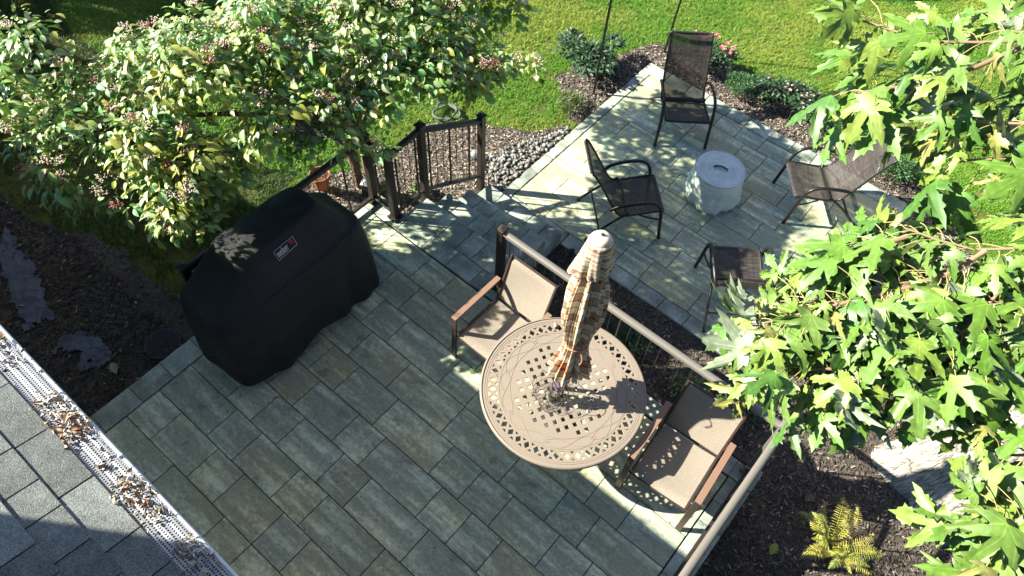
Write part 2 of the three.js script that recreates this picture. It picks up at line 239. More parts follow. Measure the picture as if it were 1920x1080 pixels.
// ---------------------------------------------------------------- house: wall, eave, gutter, shingle roof
const EAVE = 3.02;
{
  const h = thing('house', 'house corner with grey asphalt shingle roof and white gutter', 'house', [0, 0, 0]);
  const siding = mat(lin(0.5, 0.48, 0.44), { roughness: 0.8 }), white = mat(lin(0.72, 0.73, 0.74), { roughness: 0.45 });
  part('wall', new THREE.BoxGeometry(26, 3.4, 5.6).translate(-2.0, 1.16, 3.5), siding, h);
  part('soffit', new THREE.BoxGeometry(26.6, 0.02, 0.42).translate(-2, EAVE - 0.16, 0.5), white, h);
  part('fascia', new THREE.BoxGeometry(26.6, 0.16, 0.02).translate(-2, EAVE - 0.085, 0.292), white, h);
  const pitch = Math.atan(0.32), roof = new THREE.Group(); roof.name = 'roof'; h.add(roof); roof.position.set(0, EAVE + 0.005, 0.285); roof.rotation.x = -pitch;
  const shTex = tex(512, 512, (u, v) => { const g = vnoise(u * 256, v * 256, 256, 256), g2 = vnoise(u * 130 + 3, v * 130, 130, 130), b = fbm(u * 6, v * 6, 6, 6, 3); const L = 0.36 + (g - 0.5) * 0.18 + (g2 - 0.5) * 0.12 + (b - 0.5) * 0.14; return [L * 0.97, L, L * 1.0]; });
  const sMap = uvTex(shTex, 1 / 0.55), sBump = uvTex(fineBump, 1 / 0.16);
  const shMats = [1.55, 1.8, 2.0, 1.65].map((k, i) => mat(lin(k, k * 1.01, k * 0.93), { map: sMap, bumpMap: sBump, bumpScale: 0.0025, roughness: 0.95 }));
  // sheet beyond the shingles that can be told apart
  part('roof_deck', new THREE.BoxGeometry(26.4, 0.03, 6.4).translate(-2.1, -0.018, 3.2), shMats[1], roof);
  for (let c = 0; c < 11; c++) { let x = -0.6 - rnd() * 0.3; while (x < 4.4) {
    const w = pick([0.16, 0.24, 0.3, 0.32, 0.2]), z0 = c * 0.15 + (c ? rr(-0.003, 0.003) : 0.0), g = block(x + 0.0025, x + w - 0.0025, 0.0, 0.013, z0 + 0.16, z0, 0.002, 0.0);
    const a = g.attributes.position; for (let k = 0; k < a.count; k++) a.setY(k, a.getY(k) + 0.012 - (a.getZ(k) - z0) * 0.085 + (w < 0.22 ? -0.001 : 0.003 * (hash(c, Math.round(x * 50)) )));
    part('shingle', g, pick(shMats), roof); x += w; } }
  const gut = new THREE.Group(); gut.name = 'gutter'; h.add(gut);
  const prof = [[0.282, EAVE - 0.005], [0.282, EAVE - 0.1], [0.2, EAVE - 0.1], [0.17, EAVE - 0.06], [0.15, EAVE - 0.03], [0.146, EAVE], [0.158, EAVE + 0.004], [0.164, EAVE - 0.004]];
  part('trough', surf(40, prof.length - 1, (u, v) => { const q = prof[Math.round(v * (prof.length - 1))]; return [-14 + u * 24, q[1], q[0]]; }), white, gut);
  { const wet = []; for (let i = 0; i < 30; i++) wet.push(new THREE.BoxGeometry(0.28, 0.03, 0.1).translate(-3.5 + i * 0.29, EAVE - 0.075 + rr(-0.01, 0.01), 0.23)); part('trough_debris', wet, mulchMat, gut); }
  const holes = tex(256, 256, (u, v) => { const fx = (u * 16) % 1 - 0.5, row = Math.floor(v * 8), fy = (v * 8) % 1 - 0.5, ox = row % 2 ? 0.5 : 0, dx = ((u * 16 + ox) % 1) - 0.5, s = Math.hypot(dx, fy) < 0.3 ? 0 : 1; return [s, s, s]; }, { srgb: false });
  const guard = mat(lin(0.32, 0.335, 0.35), { roughness: 0.42, metalness: 0.35, alphaMap: holes, transparent: true, alphaTest: 0.5 });
  const gp = surf(6 * 12, 14, (u, v) => [-0.6 + u * 4.8, EAVE + 0.006 + 0.004 * Math.abs(Math.sin(v * Math.PI * 3)) + (v > 0.9 ? (v - 0.9) * 0.08 : 0) + 0.006 * v, 0.164 + v * 0.12]);
  const uv = gp.attributes.uv; for (let i = 0; i < uv.count; i++) uv.setXY(i, uv.getX(i) * 4.8 / 0.2, uv.getY(i) * 1.0);
  part('gutter_guard', gp, guard, gut);
  for (let i = 0; i < 7; i++) part('gutter_clip', new RoundedBoxGeometry(0.012, 0.012, 0.02, 1, 0.003).translate(-0.3 + i * 0.61, EAVE + 0.01, 0.158), white, gut);
  // upper storey behind the frame: its corner throws the shadow across the eave shingles
  part('upper_wall', new THREE.BoxGeometry(9.6, 3.6, 4.2).translate(0.37 + 4.8, EAVE + 1.9, 1.74 + 2.1), siding, h);
  part('upper_roof', new THREE.ConeGeometry(4.6, 1.2, 4, 1).rotateY(Math.PI / 4).scale(1.45, 1, 0.64).translate(0.37 + 4.8, EAVE + 4.3, 1.74 + 2.1), shMats[1], h);
}

// ---------------------------------------------------------------- railings
function post(parent, x, z, y0, y1, m = bronze) {
  part('post', new RoundedBoxGeometry(0.07, y1 - y0, 0.07, 1, 0.006).translate(x, (y0 + y1) / 2, z), m, parent);
  part('post_cap', [new RoundedBoxGeometry(0.088, 0.02, 0.088, 1, 0.005).translate(x, y1 + 0.009, z), new THREE.ConeGeometry(0.056, 0.022, 4).rotateY(Math.PI / 4).translate(x, y1 + 0.03, z)], m, parent);
  part('post_skirt', new RoundedBoxGeometry(0.12, 0.03, 0.12, 1, 0.006).translate(x, y0 + 0.014, z), m, parent);
}
function panel(parent, a, b, yTopA, yTopB, yBotA, yBotB, thickEvery, m = bronze, top = bronze) {   // rails and pickets between two plan points
  const A = V(a[0], 0, a[1]), B = V(b[0], 0, b[1]), L = A.distanceTo(B), d = B.clone().sub(A).normalize();
  const p = (t, y) => A.clone().addScaledVector(d, t * L).setY(y);
  const t0 = 0.036 / L, t1 = 1 - t0;
  part('top_rail', [(() => { const A0 = p(t0, mix(yTopA, yTopB, t0)), B0 = p(t1, mix(yTopA, yTopB, t1)), D = B0.clone().sub(A0), z = D.clone().normalize(), x = V(0, 1, 0).cross(z).normalize(), y = z.clone().cross(x); return new THREE.CylinderGeometry(1, 1, D.length(), 18).rotateX(Math.PI / 2).scale(0.031, 0.024, 1).applyMatrix4(new THREE.Matrix4().makeBasis(x, y, z).setPosition(A0.add(B0).multiplyScalar(0.5))); })(), bar(p(t0, mix(yTopA, yTopB, t0) - 0.032), p(t1, mix(yTopA, yTopB, t1) - 0.032), 0.036, 0.026)], top, parent);
  part('bottom_rail', bar(p(t0, mix(yBotA, yBotB, t0)), p(t1, mix(yBotA, yBotB, t1)), 0.04, 0.034), m, parent);
  const n = Math.max(2, Math.round(L / 0.1));
  for (let i = 1; i < n; i++) { const t = i / n, q = p(t, 0), y0 = mix(yBotA, yBotB, t), y1 = mix(yTopA, yTopB, t) - 0.035, thick = thickEvery && (i % thickEvery) === Math.floor(thickEvery / 2); part(thick ? 'baluster' : 'picket', new THREE.CylinderGeometry(thick ? 0.011 : 0.0036, thick ? 0.011 : 0.0036, y1 - y0, 6, 1).translate(q.x, (y0 + y1) / 2, q.z), m, parent); }
}
{
  const r = thing('patio_railing', 'bronze metal railing with thin pickets along the back and right patio edge', 'railing');
  const X = 4.345, Z = -3.14;
  post(r, 1.53, Z, 0.004, 0.93); post(r, X, Z, 0.004, 0.93, railTop); post(r, X, -1.3, 0.004, 0.93, railTop); post(r, X, 0.35, 0.004, 0.93, railTop);
  panel(r, [1.53, Z], [X, Z], 0.9, 0.9, 0.08, 0.08, 9, bronze, railTop);
  for (const z of [-2.98, -2.62, -2.2]) part('rail_bracket', new RoundedBoxGeometry(0.03, 0.02, 0.075, 1, 0.004).translate(X + 0.02, 0.835, z), mat(lin(0.6, 0.6, 0.58), { roughness: 0.4 }), r);
  panel(r, [X, Z], [X, -1.3], 0.9, 0.9, 0.08, 0.08, 9, bronze, railTop); panel(r, [X, -1.3], [X, 0.35], 0.9, 0.9, 0.08, 0.08, 9, bronze, railTop);
}
{
  const r = thing('step_railing', 'dark bronze railing beside the stone steps and behind the covered grill', 'railing');
  post(r, -0.165, -1.06, 0.004, 0.95); post(r, -0.165, -3.1, 0.004, 0.95); post(r, 0.155, -3.09, 0.004, 0.95); post(r, 0.13, -3.56, -0.17, 0.95); post(r, 0.17, -4.42, -0.68, 0.5);
  panel(r, [-0.165, -1.06], [-0.165, -3.1], 0.91, 0.91, 0.08, 0.08, 5); panel(r, [-0.165, -3.1], [0.155, -3.09], 0.91, 0.91, 0.08, 0.08, 2);
  panel(r, [0.155, -3.09], [0.13, -3.56], 0.91, 0.91, 0.06, 0.03, 3); panel(r, [0.13, -3.56], [0.17, -4.42], 0.9, 0.44, 0.03, -0.43, 3);
}

// ---------------------------------------------------------------- covered grill
{
  const g = thing('covered_grill', 'gas grill under a black fabric cover with a logo patch', 'grill', [0.2, 0, -1.64]);
  const dust = tex(256, 256, (u, v) => { const a = fbm(u * 9, v * 7, 9, 7, 4), g = vnoise(u * 128, v * 128, 128, 128), L = 0.1 + 0.05 * sst(0.5, 0.75, a) + (g - 0.5) * 0.03; return [L, L * 1.01, L * 1.03]; });
  const black = mat(lin(1, 1, 1), { map: dust, roughness: 0.62, bumpMap: uvTex(fineBump, 14), bumpScale: 0.002 });
  // local axes: x to the front (towards the table), z along the grill; -z is the far end
  const rows = [[0.05, 0, 0.835, 0.085, 0.4, 6], [0.35, 0, 0.825, 0.075, 0.378, 6], [0.6, 0, 0.82, 0.065, 0.365, 5.5], [0.8, 0, 0.805, 0.05, 0.35, 5], [0.875, 0, 0.78, 0.04, 0.33, 5], [0.93, -0.01, 0.7, 0.02, 0.3, 5], [1.05, -0.045, 0.55, -0.01, 0.255, 5], [1.14, -0.07, 0.475, -0.03, 0.215, 5], [1.185, -0.075, 0.44, -0.035, 0.185, 5], [1.2, -0.075, 0.39, -0.04, 0.15, 4.5], [1.208, -0.075, 0.2, -0.04, 0.07, 4], [1.21, -0.075, 0.001, -0.04, 0.001, 3]];
  const row = (v) => { const s = v * (rows.length - 1), i = Math.min(rows.length - 2, Math.floor(s)), f = s - i, A = rows[Math.max(0, i - 1)], B = rows[i], C = rows[i + 1], D = rows[Math.min(rows.length - 1, i + 2)]; return B.map((_, k) => { const lo = Math.min(B[k], C[k]), hi = Math.max(B[k], C[k]); return clamp(0.5 * (2 * B[k] + (C[k] - A[k]) * f + (2 * A[k] - 5 * B[k] + 4 * C[k] - D[k]) * f * f + (3 * B[k] - A[k] - 3 * C[k] + D[k]) * f * f * f), lo - 0.01, hi + 0.01); }); };
  const skin = (th, v) => {
    const [y, zc, hl, xc, hd, n] = row(v), c = Math.cos(th), s = Math.sin(th), e = 2 / n, low = sst(0.9, 0.05, y), slope = sst(0.85, 0.95, y) * sst(1.2, 1.1, y);
    const px = Math.sign(c) * Math.pow(Math.abs(c), e), pz = Math.sign(s) * Math.pow(Math.abs(s), e);
    const x = xc + hd * px, z = zc + hl * pz, q = z * 1.0 + x * 0.7;
    const wave = low * (0.02 * Math.sin(q * 12 + y * 2 + 1.3 * Math.sin(q * 5)) + 0.011 * Math.sin(q * 27 + 3 * y)) + 0.016 * (fbm(q * 4 + 7, y * 5 + x * 3 + 3, 0, 0, 4) - 0.5) + slope * 0.012 * Math.sin(q * 9 + y * 11);
    const hem = v < 0.06 ? (0.06 - v) / 0.06 * 0.09 * Math.pow(Math.abs(Math.sin(q * 3.3 + 0.6)), 2) * (1 - sst(0.6, 0.85, Math.abs(z))) : 0;
    return V(x + wave * c, y + hem + 0.006 * (fbm(x * 8 + 3, z * 8, 0, 0, 3) - 0.5) * 2, z + wave * s * 0.8); };
  part('cover', surf(220, 90, (u, v) => skin(u * Math.PI * 2, v).toArray(), true), black, g);
  const seam = (v, m) => { const p = []; for (let i = 0; i < 90; i++) p.push(skin(i / 90 * Math.PI * 2, v).multiply(V(1.004, 1, 1.002))); return tube(p, 0.0035, 180, 4, true); };
  part('seam_piping', [seam(4.15 / 11), seam(8.1 / 11)], black, g);
  // woven logo patch on the sloping lid front
  const c = document.createElement('canvas'); c.width = 512; c.height = 208; const k = c.getContext('2d');
  k.fillStyle = '#0b0d0d'; k.fillRect(0, 0, 512, 208); k.strokeStyle = '#b9bdb8'; k.lineWidth = 9; k.strokeRect(10, 10, 492, 188);
  k.fillStyle = '#c3c8c2'; k.save(); k.translate(38, 168); k.scale(0.78, 1.5); k.font = 'bold 118px sans-serif'; k.textBaseline = 'alphabetic'; k.fillText('weber', 0, 0, 420); k.restore();
  k.fillStyle = '#b01c3c'; k.beginPath(); k.ellipse(418, 66, 44, 36, 0, 0, 7); k.fill(); k.lineWidth = 7; k.strokeStyle = '#b01c3c'; k.beginPath(); k.moveTo(400, 96); k.lineTo(382, 142); k.moveTo(436, 96); k.lineTo(456, 142); k.moveTo(418, 96); k.lineTo(418, 132); k.stroke(); k.beginPath(); k.arc(456, 138, 12, 0, 7); k.stroke();
  const lt = new THREE.CanvasTexture(c); lt.colorSpace = THREE.SRGBColorSpace;
  const lg = surf(24, 10, (u, v) => { const z = 0.055 - u * 0.215, t = mix(6.05, 6.95, v) / 11, R = row(t), th = Math.asin(clamp(Math.sign(z - R[1]) * Math.pow(Math.abs((z - R[1]) / R[2]), R[5] / 2), -1, 1)), p = skin(th, t); return p.add(V(0.007, 0.006, 0)).toArray(); });
  part('logo_patch', lg, mat(lin(1, 1, 1), { map: lt, roughness: 0.7 }), g);
  part('strap', tube([[0.05, 0.62, 0.87], [0.16, 0.55, 0.885], [0.22, 0.53, 0.87]], 0.007, 10, 5), mat(lin(0.05, 0.05, 0.055)), g);
  for (const [x, z] of [[-0.2, -0.7], [-0.2, 0.7], [0.32, -0.65], [0.32, 0.65]]) part('caster', new THREE.CylinderGeometry(0.035, 0.035, 0.03, 12).rotateX(Math.PI / 2).translate(x, 0.037, z), frameDark, g);
}

// ---------------------------------------------------------------- table with cast lattice top
const TX = 2.838, TZ = -2.369, TY = 0.725, TR = 0.668;
{
  const t = thing('patio_table', 'round taupe cast metal table with lattice top', 'table', [TX, 0, TZ]);
  const s = new THREE.Shape(); s.absarc(0, 0, TR - 0.012, 0, Math.PI * 2);
  const hole = (pts) => { const p = new THREE.Path(); pts.forEach(([x, y], i) => i ? p.lineTo(x, y) : p.moveTo(x, y)); p.closePath(); s.holes.push(p); };
  const ang = -Math.atan2(-0.063, 0.035);       // shape y is -z after rotation
  const ca = Math.cos(ang), sa = Math.sin(ang), pit = 0.0695, hs = 0.0175;
  for (let i = -6; i <= 6; i++) for (let j = -6; j <= 6; j++) { const x = (i + 0.5) * pit, y = (j + 0.5) * pit; if (Math.hypot(x, y) > 0.392 || Math.hypot(x, y) < 0.06) continue; hole([[-1, -1], [1, -1], [1, 1], [-1, 1]].map(([a, b]) => [(x + a * hs) * ca - (y + b * hs) * sa, (x + a * hs) * sa + (y + b * hs) * ca])); }
  const nd = 44, R0 = 0.562;
  for (let i = 0; i < nd; i++) { const a = i / nd * Math.PI * 2, q = (r, da) => [r * Math.cos(a + da), r * Math.sin(a + da)], w = Math.PI / nd * 0.62; hole([q(R0 - 0.033, 0), q(R0, w), q(R0 + 0.033, 0), q(R0, -w)]);
    const b = a + Math.PI / nd, e = (r, da) => [r * Math.cos(b + da), r * Math.sin(b + da)], v = Math.PI / nd * 0.5; hole([e(R0 - 0.036, -v), e(R0 - 0.014, 0), e(R0 - 0.036, v)]); hole([e(R0 + 0.036, v), e(R0 + 0.014, 0), e(R0 + 0.036, -v)]); }
  { const p = new THREE.Path(); p.absarc(0, 0, 0.024, 0, Math.PI * 2); s.holes.push(p); }
  part('tabletop', new THREE.ExtrudeGeometry(s, { depth: 0.009, bevelEnabled: true, bevelThickness: 0.0015, bevelSize: 0.0015, bevelSegments: 1, curveSegments: 96 }).rotateX(-Math.PI / 2).translate(0, TY - 0.012, 0), castBronze, t);
  const rim = []; for (let i = 0; i <= 10; i++) { const a = -Math.PI / 2 + i / 10 * Math.PI; rim.push(new THREE.Vector2(TR - 0.016 + 0.016 * Math.cos(a), TY - 0.014 + 0.02 * Math.sin(a))); }
  part('table_rim', new THREE.LatheGeometry(rim, 128), castBronze, t);
  const ring = (r, w) => new THREE.TorusGeometry(r, w, 4, 120).rotateX(Math.PI / 2).translate(0, TY - 0.0005, 0);
  const rel = [ring(0.628, 0.002), ring(0.612, 0.0016), ring(0.512, 0.0018), ring(0.425, 0.0018), ring(0.05, 0.004)];
  for (let i = 0; i < 8; i++) { const a = i / 8 * Math.PI * 2, n = 40, mk = (sg) => { const pts = []; for (let k = 0; k <= n; k++) { const q = k / n, th = a + (q - 0.5) * (Math.PI * 2 / 8) * 1.12, r = 0.468 + sg * 0.036 * Math.sin(q * Math.PI * 2 - Math.PI / 2 + Math.PI / 2); pts.push([r * Math.cos(th), TY - 0.0002, r * Math.sin(th)]); } return tube(pts, 0.0014, 40, 4); }; rel.push(mk(1), mk(-1)); }
  part('cast_relief', rel, castBronze, t);
  part('apron_ring', new THREE.TorusGeometry(0.42, 0.012, 6, 64).rotateX(Math.PI / 2).translate(0, TY - 0.03, 0), castBronze, t);
  for (let i = 0; i < 4; i++) { const a = i * Math.PI / 2 + 0.5, c = Math.cos(a), n = Math.sin(a); part('leg', tube([[0.42 * c, TY - 0.03, 0.42 * n], [0.36 * c, 0.55, 0.36 * n], [0.25 * c, 0.3, 0.25 * n], [0.34 * c, 0.1, 0.34 * n], [0.43 * c, 0.018, 0.43 * n]], 0.018, 24, 8), castBronze, t); }
  part('lower_ring', new THREE.TorusGeometry(0.26, 0.01, 6, 48).rotateX(Math.PI / 2).translate(0, 0.32, 0), castBronze, t);
}
// ---------------------------------------------------------------- closed umbrella
{
  const u = thing('patio_umbrella', 'closed cream and orange striped umbrella standing through the lattice table', 'umbrella', [TX, 0, TZ]);
  const tilt = new THREE.Matrix4().set(1, 0.008, 0, 0, 0, 1, 0, 0, 0, -0.003, 1, 0, 0, 0, 0, 1);
  const col = (L, a) => { // position along the cloth, 0 top .. 1 hem: woven stripes
    const p = (L * 21) % 1, k = Math.floor(L * 21) % 5;
    let c = k === 1 ? [0.74, 0.63, 0.5] : k === 3 && vnoise(a * 14, Math.floor(L * 21) * 3.7) > 0.5 ? [0.7, 0.48, 0.32] : k === 4 ? [0.66, 0.55, 0.43] : [0.85, 0.79, 0.68];
    if (p < 0.1) c = [0.36, 0.24, 0.17]; if (k === 3 && p > 0.75 && vnoise(a * 14, Math.floor(L * 21) * 3.7) > 0.5) c = [0.5, 0.27, 0.17]; if (k === 0 && p > 0.5 && p < 0.6) c = [0.7, 0.6, 0.45];
    return c; };
  const ct = tex(512, 512, (a, b) => { const c = col(b, a), n = 0.94 + vnoise(a * 256, b * 256, 256, 256) * 0.12, s = 0.93 + 0.1 * fbm(a * 12, b * 12, 12, 12, 2); return c.map((q) => q * n * s); });
  const cloth = mat(lin(1, 1, 1), { map: ct, roughness: 0.9, bumpMap: uvTex(fineBump, 6), bumpScale: 0.001 });
  const top = 2.72, hem = 1.08;
  const canopy = surf(220, 90, (a, b) => {
    const th = a * Math.PI * 2, y = top - 0.05 - b * (top - hem - 0.05);
    let r = mix(0.066, 0.128, sst(0, 0.42, b)); r = mix(r, 0.084, sst(0.52, 0.74, b)); r = mix(r, 0.168, sst(0.76, 1.08, b)); if (b < 0.04) r *= 0.75 + b / 0.04 * 0.25;
    const ph = 0.3 * Math.sin(b * 3 + 1), fl = sst(0.02, 0.3, b), k = 0.1 + 0.22 * fl * (1 - 0.5 * sst(0.6, 0.74, b) * (1 - sst(0.76, 0.88, b)));
    const f = Math.pow(Math.abs(Math.sin(4 * th + ph)), 0.7) - 0.55, f2 = Math.sin(17 * th + ph * 2 + 0.8 * Math.sin(b * 4)), f3 = Math.sin(11 * th - ph * 3 + 2), f4 = Math.sin(31 * th + 1.4 * Math.sin(b * 3));
    const lump = 0.09 * Math.sin(th * 2 + b * 3 + 1) + 0.07 * Math.sin(th * 3 - b * 4), cr = 0.03 * (fbm(a * 40, b * 14, 40, 0, 3) - 0.5) * 2;
    r *= 1 + k * f * 1.1 + 0.11 * f2 * fl + 0.085 * f3 * fl + 0.035 * f4 * fl + lump * fl + cr;
    r *= 0.87;
    return [r * Math.cos(th), y + (b > 0.85 ? (b - 0.85) * 0.12 * Math.sin(4 * th + ph) : 0), r * Math.sin(th)]; }, true);
  canopy.applyMatrix4(tilt); part('canopy', canopy, cloth, u);
  const vent = surf(140, 24, (a, b) => { const th = a * Math.PI * 2, y = top - 0.0 - b * 0.3; let r = mix(0.03, 0.07, sst(0, 0.15, b)); r = mix(r, 0.108, b); const k = 0.22 * sst(0.2, 0.6, b), f = Math.pow(Math.abs(Math.sin(4 * th + 0.4)), 0.7) - 0.5; r *= 1 + k * f + 0.06 * Math.sin(13 * th + 4 * b) * b; const out = Math.exp(-Math.pow((((th - 2.3 + Math.PI * 3) % (Math.PI * 2)) - Math.PI) / 0.3, 2)); r += 0.06 * out * sst(0.55, 1, b); return [r * Math.cos(th), y - 0.03 * out * b, r * Math.sin(th)]; }, true);
  vent.applyMatrix4(tilt); part('vent_flap', vent, cloth, u);
  part('top_cap', new THREE.LatheGeometry([[0.001, 0.006], [0.025, 0.005], [0.046, -0.004], [0.058, -0.02], [0.066, -0.045]].map((q) => new THREE.Vector2(...q)), 32).translate(0, top + 0.004, 0).applyMatrix4(tilt), mat(lin(0.72, 0.62, 0.46), { roughness: 0.85 }), u);
  part('finial', new THREE.SphereGeometry(0.011, 10, 8).translate(0, top + 0.018, 0).applyMatrix4(tilt), mat(lin(0.06, 0.045, 0.035), { roughness: 0.4 }), u);
  const tie = []; for (let i = 0; i <= 40; i++) { const a = i / 40 * Math.PI * 2; tie.push([0.088 * Math.cos(a) + 0.012, 1.5 + 0.01 * Math.sin(2 * a), 0.088 * Math.sin(a) - 0.004]); }
  part('tie_strap', [tube(tie, 0.008, 60, 6, false), tube([[0.1, 1.485, 0.05], [0.13, 1.45, 0.07], [0.12, 1.38, 0.075]], 0.005, 10, 5)], mat(lin(0.42, 0.2, 0.12)), u);
  part('pole', new THREE.CylinderGeometry(0.019, 0.019, 1.6, 14).translate(0, 0.86, 0).applyMatrix4(tilt), mat(lin(0.07, 0.05, 0.04), { roughness: 0.4, metalness: 0.3 }), u);
  part('base', new THREE.LatheGeometry([[0.001, 0.09], [0.05, 0.085], [0.07, 0.05], [0.2, 0.035], [0.235, 0.002], [0.001, 0.002]].map((q) => new THREE.Vector2(...q)), 40), bronze, u);
}
// ---------------------------------------------------------------- things on the table
{
  const w = thing('wire_basket', 'oval black wire basket round a lidded jar on the table', 'basket', [2.8, TY + 0.003, -2.23], -0.35);
  const wm = mat(lin(0.02, 0.018, 0.017), { roughness: 0.45 });
  const oval = (rx, rz, y) => { const p = []; for (let i = 0; i < 28; i++) { const a = i / 28 * Math.PI * 2; p.push([Math.sign(Math.cos(a)) * Math.pow(Math.abs(Math.cos(a)), 0.6) * rx, y, Math.sign(Math.sin(a)) * Math.pow(Math.abs(Math.sin(a)), 0.6) * rz]); } return tube(p, 0.0022, 56, 5, true); };
  part('wire_hoop', [oval(0.12, 0.1, 0.004), oval(0.13, 0.108, 0.07), oval(0.14, 0.115, 0.15)], wm, w);
  const rods = []; for (let i = 0; i < 14; i++) { const a = i / 14 * Math.PI * 2; rods.push(tube([[0.118 * Math.cos(a), 0.004, 0.098 * Math.sin(a)], [0.128 * Math.cos(a), 0.07, 0.106 * Math.sin(a)], [0.138 * Math.cos(a), 0.15, 0.113 * Math.sin(a)]], 0.0016, 6, 4)); }
  for (let i = -3; i <= 3; i++) rods.push(bar([i * 0.03, 0.004, -0.09], [i * 0.03, 0.004, 0.09], 0.0028, 0.0028));
  part('wire_rod', rods, wm, w); part('handle', tube([[-0.138, 0.15, 0], [-0.12, 0.26, 0], [0, 0.315, 0], [0.12, 0.26, 0], [0.138, 0.15, 0]], 0.0026, 24, 5), wm, w);
  const j = thing('glass_jar', 'clear glass jar with purple lid in the wire basket', 'jar', [2.845, TY + 0.008, -2.25]);
  part('glass', new THREE.LatheGeometry([[0.0, 0.0], [0.05, 0.0], [0.056, 0.015], [0.058, 0.2], [0.048, 0.235], [0.036, 0.25], [0.033, 0.25], [0.044, 0.232], [0.054, 0.2], [0.052, 0.018], [0.0, 0.01]].map((q) => new THREE.Vector2(...q)), 32), phys(lin(0.95, 0.97, 0.96), { transmission: 1, roughness: 0.05, thickness: 0.004, ior: 1.45 }), j);
  part('lid', [new THREE.CylinderGeometry(0.039, 0.039, 0.022, 32).translate(0, 0.262, 0), new THREE.TorusGeometry(0.037, 0.003, 5, 32).rotateX(Math.PI / 2).translate(0, 0.273, 0)], mat(lin(0.16, 0.1, 0.15), { roughness: 0.5 }), j);
  const lf = thing('table_leaf', 'small dry pink leaf on the far side of the lattice tabletop', 'leaf', [2.42, TY + 0.004, -2.77], 0.6);
  part('blade', surf(6, 6, (a, b) => [(a - 0.5) * 0.05 * Math.sin(Math.PI * (0.1 + b * 0.85)), 0.004 + 0.012 * Math.abs(a - 0.5) + 0.006 * b, (b - 0.5) * 0.06]), mat(lin(0.55, 0.25, 0.18)), lf);
}
// ---------------------------------------------------------------- upper chairs (flat arms, taupe sling)
function diningChair(label, x, z, turn, group) {
  const c = thing('dining_chair', label, 'chair', [x, 0.004, z], turn, group);
  const hw = 0.235;
  part('seat_sling', surf(10, 12, (u, v) => { const q = u * 2 - 1; return [q * hw, 0.4 + 0.025 * v - 0.016 * (1 - q * q) - 0.014 * Math.sin(v * Math.PI) + (v > 0.94 ? -(v - 0.94) * 0.4 : 0), -0.25 + v * 0.52]; }), taupe, c);
  part('back_sling', surf(10, 12, (u, v) => { const q = u * 2 - 1; return [q * hw * 1.01, 0.42 + v * 0.45, -0.265 - v * 0.16 - 0.02 * (1 - q * q) * Math.sin(v * Math.PI) - (v > 0.92 ? (v - 0.92) * 0.25 : 0)]; }), taupe, c);
  for (const s of [-1, 1]) {
    part('side_rail', [bar([s * (hw + 0.012), 0.425, 0.275], [s * (hw + 0.012), 0.395, -0.26], 0.02, 0.034), bar([s * (hw + 0.012), 0.385, -0.25], [s * (hw + 0.012), 0.885, -0.437], 0.02, 0.034, V(0, 0.3, 1))], chairBrown, c);
    part('armrest', bar([s * (hw + 0.055), 0.645, 0.275], [s * (hw + 0.055), 0.625, -0.32], 0.052, 0.018), armBrown, c);
    part('front_leg', bar([s * (hw + 0.055), 0.64, 0.262], [s * (hw + 0.055), 0.0, 0.285], 0.05, 0.022, V(0, 0, 1)), chairBrown, c);
    part('rear_leg', bar([s * (hw + 0.036), 0.63, -0.28], [s * (hw + 0.036), 0.0, -0.36], 0.028, 0.022, V(0, 0, 1)), chairBrown, c);
    part('arm_brace', bar([s * (hw + 0.02), 0.5, -0.3], [s * (hw + 0.05), 0.62, -0.28], 0.02, 0.02), chairBrown, c);
  }
  part('cross_bar', [bar([-hw - 0.055, 0.37, 0.265], [hw + 0.055, 0.37, 0.265], 0.022, 0.022), bar([-hw - 0.03, 0.34, -0.3], [hw + 0.03, 0.34, -0.3], 0.022, 0.022), bar([-hw, 0.87, -0.44], [hw, 0.87, -0.44], 0.018, 0.018)], chairBrown, c);
  return c;
}
diningChair('taupe sling armchair at the table on the side near the steps and the grill', 2.005, -2.575, 0, 'dining chairs at the lattice table');
diningChair('taupe sling armchair at the table in the railing corner, lattice shadow on its seat', 3.85, -2.58, 0.06, 'dining chairs at the lattice table');

